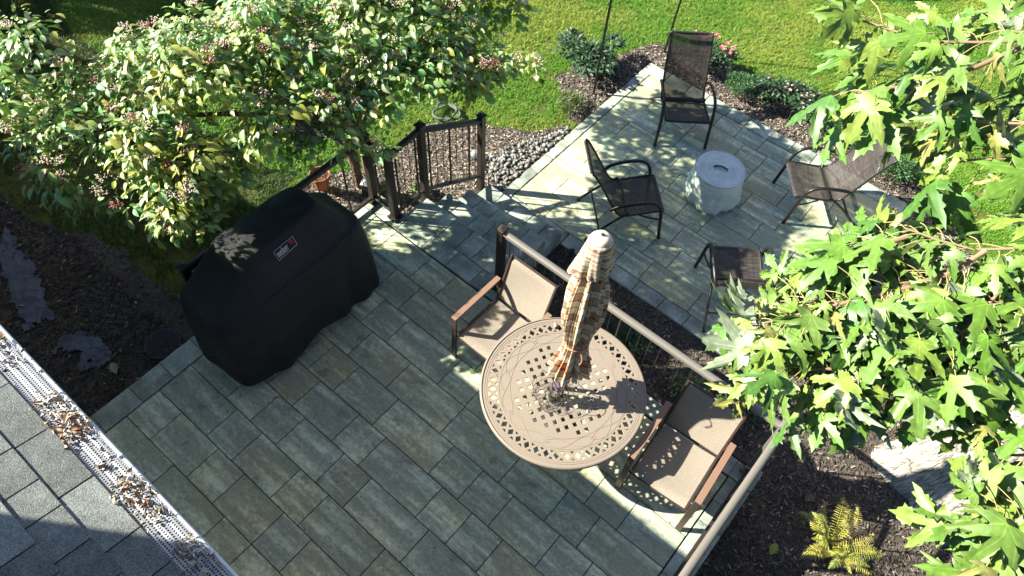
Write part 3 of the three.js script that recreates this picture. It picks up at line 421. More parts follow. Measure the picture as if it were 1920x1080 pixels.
// ---------------------------------------------------------------- lower chairs (high sling back, curved tube arms)
const slingProfile = new THREE.CatmullRomCurve3([V(0, 0.405, 0.285), V(0, 0.425, 0.25), V(0, 0.41, 0.1), V(0, 0.375, -0.12), V(0, 0.39, -0.22), V(0, 0.5, -0.3), V(0, 0.78, -0.44), V(0, 1.02, -0.57), V(0, 1.05, -0.6), V(0, 1.04, -0.63)], false, 'centripetal');
function slingChair(label, fx, fz, dx, dz) {
  const l = Math.hypot(dx, dz); dx /= l; dz /= l;
  const c = thing('sling_chair', label, 'chair', [fx - dx * 0.27, LOW + 0.006, fz - dz * 0.27], Math.atan2(dx, dz), 'high backed sling chairs round the fire pit');
  const hw = 0.255;
  part('sling', surf(10, 48, (u, v) => { const q = u * 2 - 1, p = slingProfile.getPoint(v), w = hw * (v > 0.5 ? mix(1, 0.94, (v - 0.5) * 2) : 1); return [q * w, p.y - 0.014 * (1 - q * q) * sst(0.05, 0.2, v) * sst(1, 0.85, v), p.z - 0.012 * (1 - q * q) * sst(0.45, 0.6, v) * sst(1, 0.9, v)]; }), slingMat, c);
  for (const s of [-1, 1]) {
    const pts = []; for (let i = 1; i <= 16; i++) { const v = i / 18, p = slingProfile.getPoint(v); pts.push([s * (hw * (v > 0.5 ? mix(1, 0.94, (v - 0.5) * 2) : 1) + 0.01), p.y - 0.004, p.z - 0.004]); }
    part('side_rail', tube(pts, 0.0135, 40, 7), frameDark, c);
    part('arm', tube([[s * 0.318, 0, 0.285], [s * 0.312, 0.22, 0.255], [s * 0.308, 0.46, 0.22], [s * 0.308, 0.57, 0.17], [s * 0.31, 0.615, 0.08], [s * 0.31, 0.61, -0.1], [s * 0.3, 0.57, -0.26], [s * 0.285, 0.5, -0.345]], 0.02, 48, 8), frameDark, c);
    part('rear_leg', tube([[s * 0.27, 0.395, -0.15], [s * 0.282, 0.3, -0.28], [s * 0.295, 0.14, -0.44], [s * 0.3, 0, -0.56]], 0.0155, 24, 8), frameDark, c);
    part('brace', tube([[s * 0.275, 0.38, 0.0], [s * 0.3, 0.34, 0.15], [s * 0.308, 0.33, 0.238]], 0.011, 10, 6), frameDark, c);
    part('foot_cap', [new THREE.CylinderGeometry(0.019, 0.019, 0.02, 10).translate(s * 0.318, 0.01, 0.285), new THREE.CylinderGeometry(0.018, 0.018, 0.02, 10).translate(s * 0.3, 0.01, -0.56)], frameDark, c);
  }
  part('stretcher', [bar([-0.295, 0.16, -0.425], [0.295, 0.16, -0.425], 0.02, 0.02), bar([-0.26, 0.39, -0.13], [0.26, 0.39, -0.13], 0.022, 0.022), bar([-0.262, 0.4, 0.255], [0.262, 0.4, 0.255], 0.022, 0.022), bar([-0.24, 1.035, -0.6], [0.24, 1.035, -0.6], 0.02, 0.02)], frameDark, c);
}
slingChair('dark brown sling chair beside the rose bed, two thin black poles behind it', 1.56, -6.63, 0.62, 0.78);
slingChair('dark brown sling chair standing at the foot of the stone steps', 1.94, -5.44, 0.7, -0.71);
slingChair('dark brown sling chair turned away from the lawn, under maple leaves', 2.97, -6.66, -0.78, 0.63);
slingChair('dark brown sling chair half hidden by maple leaves beside the railing bed', 2.98, -5.35, -0.6, -0.8);

// ---------------------------------------------------------------- covered fire pit
{
  const f = thing('fire_pit', 'round fire pit under a pale grey cover with a top handle', 'fire pit', [2.275, LOW + 0.004, -6.215]);
  const ft = tex(256, 256, (u, v) => { const n = fbm(u * 10, v * 10, 10, 10, 4), L = 0.88 + (n - 0.5) * 0.14; return [L * 0.97, L, L * 0.96]; });
  const fm = mat(lin(1, 1, 1), { map: ft, roughness: 0.75, bumpMap: uvTex(fineBump, 0.35), bumpScale: 0.012 });
  const side = surf(96, 26, (a, b) => { const th = a * Math.PI * 2; let r = mix(0.292, 0.335, b); const k = 0.015 * sst(0.05, 1, b); r += k * (Math.sin(th * 5 + b * 2) + 0.7 * Math.sin(th * 11 + 1 - b * 3) + 0.5 * Math.sin(th * 17)) + 0.012 * (fbm(a * 24, b * 5, 24, 0, 4) - 0.5) * 2; r -= 0.012 * sst(0.9, 1, b); return [r * Math.cos(th), 0.425 * (1 - b) + 0.012 + (b > 0.95 ? 0.01 * Math.sin(th * 6) : 0), r * Math.sin(th)]; }, true);
  const topG = surf(96, 12, (a, b) => { const th = a * Math.PI * 2, r = 0.292 * b; const sag = 0.01 * Math.sin(th * 3 + 1) * b * (1 - b) * 4 + 0.008 * Math.max(0, Math.sin(th * 9)) * sst(0.3, 0.8, b) * (1 - b); return [(r + (b > 0.95 ? 0.0 : 0)) * Math.cos(th), 0.437 + 0.01 * (1 - b * b) - sag + 0.012 * (fbm(a * 14, b * 5, 14, 0, 3) - 0.5) * sst(0, 0.3, b) * sst(1, 0.9, b), r * Math.sin(th)]; }, true);
  part('cover_side', side, fm, f); part('cover_top', topG, fm, f);
  part('hem_piping', new THREE.TorusGeometry(0.292, 0.0028, 6, 90).rotateX(Math.PI / 2).translate(0, 0.437, 0), fm, f);
  const han = surf(2, 20, (u, v) => [-0.085 + 0.17 * v, 0.452 + 0.028 * Math.sin(v * Math.PI), (u - 0.5) * 0.028]); han.rotateY(0.35);
  part('handle', han, mat(lin(0.03, 0.03, 0.032)), f);
}

// ---------------------------------------------------------------- foliage geometry
function leafGeo(len, wid, fold, droop, n = 4) {   // pointed oval leaf along +y, face towards +z
  const pos = [], idx = []; for (let i = 0; i <= n; i++) { const t = i / n, w = wid * 0.5 * Math.pow(Math.sin(Math.PI * Math.min(1, 0.06 + t * 0.94)), 0.8) * (1 - t * 0.25), z = -droop * t * t; pos.push(-w, t * len, z + fold * w, 0, t * len, z, w, t * len, z + fold * w); }
  for (let i = 0; i < n; i++) { const a = i * 3; idx.push(a, a + 1, a + 3, a + 1, a + 4, a + 3, a + 1, a + 2, a + 4, a + 2, a + 5, a + 4); }
  const g = new THREE.BufferGeometry(); g.setAttribute('position', new THREE.Float32BufferAttribute(pos, 3)); g.setIndex(idx); g.computeVertexNormals(); return g;
}
const leafMat = (r, g, b, o = {}) => phys(lin(r, g, b), { roughness: 0.5, transmission: 0.3, thickness: 0, ...o });
const barkTex = tex(256, 512, (u, v) => { const a = fbm(u * 16, v * 5, 16, 5, 4), c = Math.abs(fbm(u * 12, v * 4 + 9, 12, 4, 3) - 0.5) * 2, L = 0.58 + (a - 0.5) * 0.42 - 0.1 * sst(0.16, 0.0, c); return [L, L * 0.97, L * 0.9]; });
const barkBump = tex(256, 512, (u, v) => { const a = fbm(u * 16, v * 5, 16, 5, 4), c = Math.abs(fbm(u * 12, v * 4 + 9, 12, 4, 3) - 0.5) * 2, n = a * 0.5 + sst(0, 0.2, c) * 0.5; return [n, n, n]; }, { srgb: false });

// ---------------------------------------------------------------- dogwood tree (upper left)
{
  const t = thing('dogwood_tree', 'leafy tree with oval leaves and pinkish berry clusters beside the grill', 'tree', [0, 0, 0]);
  const bark = mat(lin(0.16, 0.11, 0.075), { roughness: 0.95, bumpMap: barkBump, bumpScale: 0.01 });
  const foot = [[-1.75, -1.15], [-1.35, -0.78], [-0.72, -0.78], [-0.5, -1.0], [-0.12, -0.98], [0.13, -1.2], [-0.05, -1.55], [0.02, -1.9], [0.22, -2.15], [0.3, -2.45], [0.42, -2.8], [0.38, -3.1], [0.62, -3.55], [0.7, -4.05], [0.25, -4.3], [0.2, -5.0], [-0.5, -5.6], [-1.5, -5.6], [-2.0, -5.0], [-1.9, -4.2], [-1.35, -3.5], [-1.3, -2.7], [-1.55, -1.9]];
  const gaps = [[0.08, 1.2, -1.42, 0.16], [0.35, 0, -2.88, 0.15], [0.62, -0.33, -4.0, 0.12], [0.8, -0.5, -4.28, 0.12], [0.62, -0.66, -5.2, 0.15], [0.75, -0.66, -5.7, 0.12], [0.55, -0.66, -4.85, 0.12], [0.45, -0.17, -3.7, 0.1]].map((q) => [V(q[0], q[1], q[2]), q[3]]);
  const inGap = (x, y, z, e = 0) => gaps.some(([o, r]) => { const d = V(x, y, z).sub(o), t = d.dot(SUN); return t > 0.25 && d.addScaledVector(SUN, -t).length() < r + e; });
  const cx = -1.15, cz = -3.0, clumps = [];
  const edge = (x, z) => { let d = 9; for (let i = 0; i < foot.length; i++) { const [a, b] = foot[i], [c, e] = foot[(i + 1) % foot.length], l = (c - a) ** 2 + (e - b) ** 2, q = clamp(((x - a) * (c - a) + (z - b) * (e - b)) / l); d = Math.min(d, Math.hypot(x - a - q * (c - a), z - b - q * (e - b))); } return d; };
  let guard = 0;
  while (clumps.length < 300 && guard++ < 9000) { const x = rr(-2.1, 0.75), z = rr(-5.6, -0.75); if (!inPoly(foot, x, z)) continue; const e = edge(x, z); const hi = 1.75 + 1.1 * Math.pow(clamp(e / 1.5), 0.7) , lo = 1.5 + 0.25 * clamp(e / 1.2); const y = mix(lo, hi, Math.pow(rnd(), 0.55)) + rr(-0.1, 0.12); clumps.push([x, y, z, rr(0.13, 0.29)]); }
  // small outlying sprays
  for (const q of [[0.62, 1.62, -2.68, 0.11], [0.56, 1.64, -2.62, 0.08], [-0.05, 1.62, -1.12, 0.2], [0.1, 1.6, -1.22, 0.16], [-0.3, 1.66, -1.02, 0.18], [0.75, 1.75, -4.1, 0.14], [0.9, 1.72, -4.25, 0.1], [0.62, 1.75, -3.7, 0.2], [0.5, 1.9, -3.3, 0.22], [-0.5, 1.68, -0.98, 0.16], [-0.75, 1.8, -0.82, 0.1], [-0.9, 1.92, -0.8, 0.12], [-1.25, 2.2, -0.85, 0.24], [-1.5, 2.25, -0.95, 0.26], [-1.65, 2.35, -1.1, 0.26], [-1.2, 2.05, -0.7, 0.2], [-1.75, 2.2, -0.95, 0.24], [-1.45, 2.45, -1.25, 0.28], [-1.15, 1.95, -0.78, 0.15], [0.3, 1.95, -3.15, 0.24], [0.15, 2.1, -3.3, 0.26], [0.35, 1.85, -3.5, 0.24], [0.1, 2.15, -3.6, 0.26], [0.45, 1.8, -3.75, 0.22], [0.2, 1.95, -3.85, 0.26], [-0.1, 2.2, -3.1, 0.26], [0.25, 1.8, -2.9, 0.2], [-0.15, 2.15, -2.75, 0.26], [0.05, 2.0, -2.5, 0.22], [0.5, 1.75, -4.0, 0.2], [-0.7, 2.35, -1.9, 0.28], [-0.45, 2.3, -1.8, 0.28], [-0.3, 2.2, -2.0, 0.26], [-0.55, 2.2, -2.2, 0.28]]) clumps.push(q);
  // stems and limbs
  const fork = V(-0.62, 0.55, -3.42), fork2 = V(-0.75, 0.6, -3.3);
  part('trunk', [taper([[-0.66, -0.55, -3.5], [-0.64, 0, -3.46], fork], 0.075, 0.058, 14, 9, 0.3), taper([[-0.8, -0.55, -3.42], [-0.8, 0.1, -3.38], fork2], 0.06, 0.05, 12, 8, 0.3)], bark, t);
  const heads = [], hd = [[-0.2, 1.75, -1.5], [0.2, 1.8, -2.3], [0.35, 1.8, -3.5], [-0.8, 2.0, -1.3], [-0.6, 2.2, -2.4], [-0.6, 2.3, -4.0], [-1.4, 2.1, -1.5], [-1.1, 2.3, -2.9], [-1.6, 2.2, -4.4], [-1.3, 2.1, -1.6], [-1.5, 2.2, -5.0]];
  for (const h of hd) { const q = V(...h), f = rnd() < 0.5 ? fork : fork2, m = f.clone().lerp(q, 0.5).add(V(rr(-0.1, 0.1), 0.18, rr(-0.1, 0.1))); part('limb', taper([f, m, q], 0.038, 0.014, 14, 7, 0.25), bark, t); heads.push(q, m, q.clone().lerp(m, 0.5)); }
  part('limb', taper([[-0.8, -0.05, -3.4], [-0.98, 0.05, -3.44], [-1.3, 0.35, -3.2], [-1.5, 0.8, -3.0]], 0.045, 0.02, 14, 8, 0.2), bark, t);
  const twigs = []; for (const c of clumps) { const q = V(c[0], c[1] - 0.05, c[2]); let b = heads[0]; for (const h of heads) if (h.distanceTo(q) < b.distanceTo(q)) b = h; twigs.push(taper([b, b.clone().lerp(q, 0.55).add(V(0, 0.05, 0)), q], 0.008, 0.003, 6, 4)); }
  tag(part('twigs', twigs, bark, t), null, null, null, 'stuff');
  // leaves
  const geos = [leafGeo(0.078, 0.054, 0.35, 0.02), leafGeo(0.068, 0.05, 0.2, 0.013), leafGeo(0.09, 0.054, 0.55, 0.034), leafGeo(0.052, 0.036, 0.3, 0.008)];
  const lm = phys(lin(1, 1, 1), { roughness: 0.45, transmission: 0.42, thickness: 0 });
  const spots = [];
  for (const [x, y, z, r] of clumps) { const n = Math.round(104 * (r / 0.25) ** 1.6), hue = rnd(); for (let i = 0; i < n; i++) {
    const a = rnd() * 6.283, e = Math.acos(rr(-0.75, 1)), q = r * Math.pow(rnd(), 0.45), d = V(Math.sin(e) * Math.cos(a), Math.cos(e) * 0.75, Math.sin(e) * Math.sin(a)), p = V(x, y, z).addScaledVector(d, q);
    const dir = V(d.x + rr(-0.8, 0.8), rr(-0.6, 0.2), d.z + rr(-0.8, 0.8)), nor = V(d.x * 0.3 + rr(-0.5, 0.5) - 0.5, 1, d.z * 0.3 + rr(-0.5, 0.5) + 0.32);
    if (inGap(p.x, p.y, p.z, (rnd() - 0.6) * 0.1)) continue; const k = rnd(), yel = k < 0.05 ? 1 : 0, c = yel ? lin(0.42, 0.4, 0.06) : lin(mix(0.17, 0.46, rnd() * 0.6 + hue * 0.4), mix(0.31, 0.58, rnd() * 0.6 + hue * 0.4), mix(0.06, 0.22, rnd()));
    spots.push({ p, q: basisQuat(dir, nor), s: rr(0.6, 1.25), c, g: Math.floor(rnd() * 4), d: p.distanceTo(camera.position) }); } }
  // sprays that end a shoot carry bigger paired leaves
  const near = spots.map((s, i) => [s.d + (s.p.y < 1.7 ? 0.4 : 0) - hash(i, 3) * 0.8, i]).filter(([, i]) => { const p = spots[i].p; return edge(p.x, p.z) < 9; }).sort((a, b) => a[0] - b[0]).slice(0, 300);
  const own = new Set(near.map((q) => q[1]));
  const vm = [[0.24, 0.38, 0.09], [0.31, 0.43, 0.13], [0.18, 0.31, 0.07], [0.38, 0.48, 0.17], [0.36, 0.37, 0.06]].map((c) => leafMat(...c, { roughness: 0.42 }));
  for (const i of own) { const s = spots[i], o = part('leaf', geos[s.g], s.c.r > 0.2 ? vm[4] : vm[i % 4], t); o.position.copy(s.p); o.quaternion.copy(s.q); o.scale.setScalar(s.s * 1.15); }
  for (let g = 0; g < 4; g++) { const l = spots.filter((s, i) => s.g === g && !own.has(i)); instanced('leaves', geos[g], lm, l.map((s) => [s.p, s.q, s.s]), t, l.map((s) => s.c)); }
  // berry clusters on red stalks
  const berries = [], bc = [];
  for (const [x, y, z, r] of clumps) { const n = rnd() < 0.9 ? (rnd() < 0.6 ? 2 : 1) : 0; for (let k = 0; k < n; k++) { const a = rnd() * 6.283, q = r * rr(0.3, 0.9), P = V(x + q * Math.cos(a), y + r * rr(0.45, 0.85), z + q * Math.sin(a)); const red = rnd() < 0.4, nb = 12 + Math.floor(rnd() * 34); for (let i = 0; i < nb; i++) { const b = rnd() * 6.283, w = 0.055 * Math.sqrt(rnd()); berries.push([P.clone().add(V(w * Math.cos(b), rr(-0.016, 0.018), w * Math.sin(b) * rr(0.6, 1))), quat(rnd() * 6, rnd() * 6, 0), rr(0.5, 1.15)]); bc.push(red && rnd() < 0.6 ? lin(0.34, 0.08, 0.07) : rnd() < 0.3 ? lin(0.5, 0.26, 0.22) : lin(0.74, 0.64, 0.5)); } } }
  instanced('berries', new THREE.IcosahedronGeometry(0.0068, 0), mat(lin(1, 1, 1), { roughness: 0.5 }), berries, t, bc);
  // bare dead twig over the grill
  const dead = mat(lin(0.4, 0.36, 0.31), { roughness: 0.9 }), tw = [];
  const grow = (p, d, l, r, k) => { const e = p.clone().addScaledVector(d, l), m = p.clone().lerp(e, 0.5).add(V(rr(-1, 1), rr(-1, 1), rr(-1, 1)).multiplyScalar(l * 0.1)); tw.push(taper([p, m, e], r, r * 0.65, 5, 4)); if (k > 0) for (let i = 0; i < 2 + (rnd() < 0.4 ? 1 : 0); i++) grow(e, d.clone().add(V(rr(-0.8, 0.8), rr(-0.5, 0.3), rr(-0.8, 0.8))).normalize(), l * rr(0.55, 0.85), r * 0.62, k - 1); };
  grow(V(-0.05, 1.72, -1.85), V(0.25, -0.55, 0.35).normalize(), 0.16, 0.007, 4);
  part('dead_twig', tw, dead, t);
}

// ---------------------------------------------------------------- maple tree (right): big trunk, drooping shoots of lobed leaves
{
  const t = thing('maple_tree', 'big pale maple trunk with drooping shoots of large lobed leaves', 'tree', [0, 0, 0]);
  const bark = mat(lin(1.3, 1.28, 1.25), { map: uvTex(barkTex, 1), roughness: 0.95, bumpMap: barkBump, bumpScale: 0.02 });
  const trunk = surf(90, 60, (u, v) => { const th = u * Math.PI * 2, y = -0.85 + v * 7.4, b = (y + 0.7) / 1.1; let r = 0.36 + 0.3 * Math.exp(-Math.max(0, b) * 2.6) - 0.012 * v; r *= 1 + 0.13 * Math.exp(-Math.max(0, b)) * Math.sin(th * 5 + 0.6) + 0.05 * Math.sin(th * 3 + y * 0.3); r += 0.02 * (fbm(u * 22, y * 1.6, 22, 0, 3) - 0.5); return [5.95 + 0.05 * y + r * Math.cos(th), y, -4.72 + r * Math.sin(th)]; }, true);
  { const a = trunk.attributes.uv; for (let i = 0; i < a.count; i++) a.setXY(i, a.getX(i) * 8, a.getY(i) * 14); }
  part('trunk', trunk, bark, t);
  const limbM = mat(lin(0.3, 0.2, 0.12), { roughness: 0.85 });
  const root = V(6.15, 4.6, -4.6), hub = V(5.45, 5.35, -2.3);
  part('limb', taper([root, V(6.0, 5.2, -3.6), hub], 0.11, 0.045, 20, 8, 0.1), bark, t);
  // lobed leaf: outline of one half, then mirrored
  const half = [[0, 0], [0.06, -0.04], [0.2, -0.07], [0.3, -0.03], [0.29, 0.03], [0.43, 0.06], [0.34, 0.12], [0.26, 0.16], [0.17, 0.2], [0.3, 0.25], [0.35, 0.22], [0.41, 0.33], [0.52, 0.36], [0.5, 0.43], [0.6, 0.5], [0.68, 0.68], [0.52, 0.61], [0.47, 0.67], [0.39, 0.56], [0.32, 0.57], [0.22, 0.42], [0.085, 0.33], [0.11, 0.5], [0.1, 0.58], [0.2, 0.62], [0.17, 0.69], [0.25, 0.76], [0.15, 0.79], [0.12, 0.88], [0.06, 0.9], [0, 1.06]];
  const outline = [...half, ...half.slice(1, -1).reverse().map(([x, y]) => [-x * 0.97, y])].map(([x, y]) => new THREE.Vector2(x, y));
  const tris = THREE.ShapeUtils.triangulateShape(outline, []);
  const inner = [[0, 0.25], [0, 0.5], [0.16, 0.3], [-0.16, 0.3], [0, 0.72]];
  function mapleLeaf(L, droop, cup, twist, curl, tone) {
    const P = [], C = [], I = [], U = [], lay = (sg, col) => { const o = P.length / 3; outline.forEach((q, k) => { let x = q.x, y = q.y, rad = Math.hypot(x, y - 0.35); let z = -droop * y * y - cup * Math.abs(x) * Math.abs(x) * 1.6 + 0.03 * Math.sin(x * 19 + y * 13 + twist * 7) - curl * Math.max(0, y - 0.45) * 0.9; x += twist * y * 0.14 + curl * 0.2 * (y - 0.4) * Math.sign(x || 1) * -1; if (curl) { y -= curl * Math.max(0, y - 0.45) * 0.35; z += curl * Math.abs(x) * 0.9; } const vein = Math.abs(q.x) < 0.03 ? 1.12 : 1; U.push(q.x * 0.7 + 0.5, q.y * 0.8 + 0.08); P.push(x * L, y * L, z * L + sg * 0.0006); C.push(col[0] * vein, col[1] * vein, col[2] * vein); }); tris.forEach(([a, b, c]) => sg > 0 ? I.push(o + a, o + b, o + c) : I.push(o + a, o + c, o + b)); };
    lay(1, tone); lay(-1, [0.42, 0.46, 0.41]);
    const g = new THREE.BufferGeometry(); g.setAttribute('position', new THREE.Float32BufferAttribute(P, 3)); g.setAttribute('uv', new THREE.Float32BufferAttribute(U, 2)); g.setAttribute('color', new THREE.Float32BufferAttribute(C, 3)); g.setIndex(I); g.computeVertexNormals(); return g;
  }
  const G = [mapleLeaf(0.135, 0.2, 0.35, 0.2, 0, [0.16, 0.3, 0.045]), mapleLeaf(0.125, 0.3, 0.55, -0.3, 0, [0.13, 0.27, 0.05]), mapleLeaf(0.145, 0.12, 0.25, 0.4, 0, [0.2, 0.34, 0.06]), mapleLeaf(0.115, 0.4, 0.2, -0.1, 0, [0.26, 0.36, 0.07]), mapleLeaf(0.13, 0.25, 0.9, 0.3, 0.5, [0.19, 0.3, 0.07]), mapleLeaf(0.11, 0.3, 0.6, -0.4, 0.9, [0.2, 0.3, 0.08]), mapleLeaf(0.13, 0.3, 0.8, 0.1, 0.0, [0.1, 0.22, 0.04]), mapleLeaf(0.12, 0.5, 0.4, 0.5, 0.25, [0.3, 0.38, 0.08]), mapleLeaf(0.1, 0.15, 0.7, -0.5, 0.0, [0.24, 0.37, 0.07]), mapleLeaf(0.14, 0.35, 0.5, 0.0, 0.15, [0.17, 0.31, 0.05]), mapleLeaf(0.09, 0.6, 1.0, 0.3, 0.6, [0.36, 0.33, 0.12])];
  const veinTex = tex(256, 256, (u, v) => { const x = (u - 0.5) / 0.7, y = (v - 0.08) / 0.8; let d = 1; for (const [a, b] of [[0, 1.06], [0.68, 0.68], [-0.68, 0.68], [0.43, 0.06], [-0.43, 0.06]]) { const l = Math.hypot(a, b), t = (x * a + y * b) / l, n = Math.abs(x * b - y * a) / l; if (t > 0 && t < l) { d = Math.min(d, n / (0.016 * (1.15 - t / l))); const sv = Math.abs(((t * 9 - n * 7) % 1 + 1) % 1 - 0.5) * 2; if (n < 0.16) d = Math.min(d, 1.0 + (1 - sv) * 6 - 0.6 > 1 ? 1 : 0.75 + (1 - sv) * 3); } } const m = fbm(u * 14, v * 14, 14, 14, 3), L = 0.8 + (m - 0.5) * 0.22 + (d < 1 ? (1 - d) * 0.2 : 0); return [L * 0.99, L, L * 0.95]; });
  const lm = phys(lin(1.42, 1.52, 1.2), { map: veinTex, vertexColors: true, roughness: 0.48, transmission: 0.32, thickness: 0 });
  const stalk = mat(lin(0.42, 0.34, 0.14), { roughness: 0.6 });
  let count = 0; const all = [];
  function shoot(pts, n, spread, scale = 0.93, flip = 0.09) {
    const c = new THREE.CatmullRomCurve3(pts.map((p) => V(...p)), false, 'centripetal');
    part('shoot', taper(c.getPoints(8), 0.0075, 0.003, 20, 6), limbM, t);
    const st = [];
    for (let i = 0; i < n; i++) {
      const q = clamp((i + rr(0.1, 0.9)) / n), p = c.getPoint(mix(0.12, 1, q)), tan = c.getTangent(mix(0.12, 1, q)), side = V(-tan.z, 0, tan.x).normalize(), s = i % 2 ? 1 : -1;
      const out = tan.clone().multiplyScalar(rr(0.3, 1)).addScaledVector(side, s * rr(0.2, 1)).add(V(0, rr(-0.5, 0.45), 0)).normalize(), base = p.clone().addScaledVector(out, spread * rr(0.4, 1)).add(V(0, rr(-0.06, 0.05), 0));
      const dir = out.clone().multiplyScalar(0.8).add(V(rr(-0.45, 0.2), rr(-0.75, -0.05), rr(-0.1, 0.5))).normalize(), up = rnd() < flip ? -1 : 1, nor = V(rr(-0.95, 0.45), up * rr(0.55, 1), rr(-0.5, 0.9)).normalize();
      all.push({ g: up < 0 ? 4 + Math.floor(rnd() * 2) : Math.floor(rnd() * G.length), p: base.clone(), q: basisQuat(dir, nor), s: scale * rr(0.55, 1.15) }); count++;
      st.push(tube([p, p.clone().lerp(base, 0.5).add(V(0, 0.012, 0)), base], 0.0014, 5, 4));
    }
    part('leaf_stalk', st, stalk, t);
  }
  // upper spray
  shoot([hub.toArray(), [4.09, 4.98, -1.95], [3.9, 4.94, -1.84], [3.72, 4.92, -1.82]], 17, 0.1, 1.0);
  shoot([[4.09, 4.98, -1.95], [3.98, 4.88, -1.84], [3.88, 4.82, -1.78], [3.8, 4.77, -1.75]], 15, 0.1, 1.0);
  shoot([[4.5, 5.14, -2.1], [4.25, 5.04, -2.12], [4.12, 5.0, -2.0], [4.04, 4.98, -1.95]], 12, 0.11, 1.0);
  shoot([[4.5, 5.05, -2.05], [4.3, 4.88, -1.92], [4.16, 4.83, -1.84], [4.0, 4.78, -1.8]], 15, 0.11, 1.0);
  shoot([[4.45, 4.9, -1.98], [4.28, 4.77, -1.88], [4.12, 4.72, -1.77], [4.1, 4.7, -1.76]], 18, 0.12, 1.0);
  // main spray across the lower patio
  shoot([hub.toArray(), [4.6, 4.85, -1.88], [4.29, 4.64, -1.61], [4.1, 4.62, -1.56]], 34, 0.12);
  shoot([[4.29, 4.64, -1.61], [4.24, 4.59, -1.5], [4.11, 4.55, -1.33], [3.96, 4.48, -1.16]], 62, 0.12);
  shoot([[4.24, 4.59, -1.5], [4.21, 4.52, -1.32], [4.18, 4.46, -1.2], [4.02, 4.43, -1.09]], 62, 0.12);
  shoot([[4.12, 4.62, -1.54], [4.08, 4.59, -1.5], [4.03, 4.56, -1.48]], 20, 0.1);
  shoot([[4.38, 4.65, -1.79], [4.36, 4.57, -1.46], [4.31, 4.48, -1.3], [4.23, 4.45, -1.21]], 46, 0.12);
  shoot([[4.4, 4.68, -1.75], [4.42, 4.62, -1.6], [4.4, 4.56, -1.46], [4.38, 4.5, -1.37]], 46, 0.13);
  shoot([[4.24, 4.59, -1.5], [4.18, 4.57, -1.43], [4.1, 4.53, -1.36], [4.0, 4.49, -1.27]], 44, 0.11);
  shoot([[4.6, 4.75, -1.8], [4.47, 4.6, -1.61], [4.46, 4.52, -1.46], [4.44, 4.46, -1.33]], 40, 0.12);
  // lower right spray
  shoot([hub.toArray(), [5.1, 4.8, -1.6], [4.72, 4.47, -1.15], [4.62, 4.46, -1.07]], 26, 0.1, 1.0);
  shoot([[5.1, 4.8, -1.6], [4.78, 4.5, -1.12], [4.68, 4.46, -1.02], [4.62, 4.46, -0.98]], 26, 0.1, 1.0);
  shoot([[5.0, 4.75, -1.6], [4.75, 4.52, -1.35], [4.62, 4.46, -1.27], [4.57, 4.43, -1.24]], 10, 0.08, 1);
  all.forEach((l, i) => { l.d = l.p.distanceTo(camera.position) / l.s + hash(i, 7) * 0.2; }); all.sort((x, y) => x.d - y.d);
  all.slice(0, 298).forEach((l) => { const o = part('leaf', G[l.g], lm, t); o.position.copy(l.p); o.quaternion.copy(l.q); o.scale.setScalar(l.s); });
  G.forEach((g, k) => { const l = all.slice(298).filter((q) => q.g === k); if (l.length) instanced('leaves', g, lm, l.map((q) => [q.p, q.q, q.s]), t); });
  console.log('maple leaves', count);
}
// ---------------------------------------------------------------- trees beyond the frame: their shade lies on the far lawn and the left side
for (const [x, z, h, r, lab] of [[-4.2, -7.6, 6.4, 1.1, 'tall garden tree at the lawn beyond the leafy berry tree'], [-9.4, -0.9, 5.0, 1.9, 'broad evergreen standing far left of the covered grill'], [-8.7, -3.0, 4.2, 1.6, 'shorter evergreen on the lawn beyond the broad evergreen']]) {
  const y = groundY(x, z), t = thing('garden_tree', lab, 'tree', [x, y, z]);
  part('trunk', taper([[0, -0.2, 0], [0.05, h * 0.5, 0.03], [0, h * 0.92, 0]], 0.14, 0.03, 12, 8, 0.2), mat(lin(0.13, 0.1, 0.07), { roughness: 0.95 }), t);
  const list = [], cols = []; for (let i = 0; i < 5200; i++) { const a = rnd() * 6.283, q = rnd(), yy = h * mix(0.12, 1.0, q), rad = r * Math.pow(1 - q, 0.6) * Math.sqrt(rr(0.1, 1)) * (0.75 + 0.4 * vnoise(a * 2 + x, yy * 2 + 9)); list.push([V(rad * Math.cos(a), yy, rad * Math.sin(a)), basisQuat(V(Math.cos(a), rr(-0.6, 0.3), Math.sin(a)), V(rr(-0.5, 0.5), 1, rr(-0.5, 0.5))), rr(0.8, 1.5)]); const k = rr(0.7, 1.3); cols.push(lin(0.05 * k, 0.1 * k, 0.03 * k)); }
  instanced('foliage', leafGeo(0.16, 0.07, 0.3, 0.03, 3), phys(lin(1, 1, 1), { roughness: 0.6, transmission: 0.2, thickness: 0 }), list, t, cols);
}
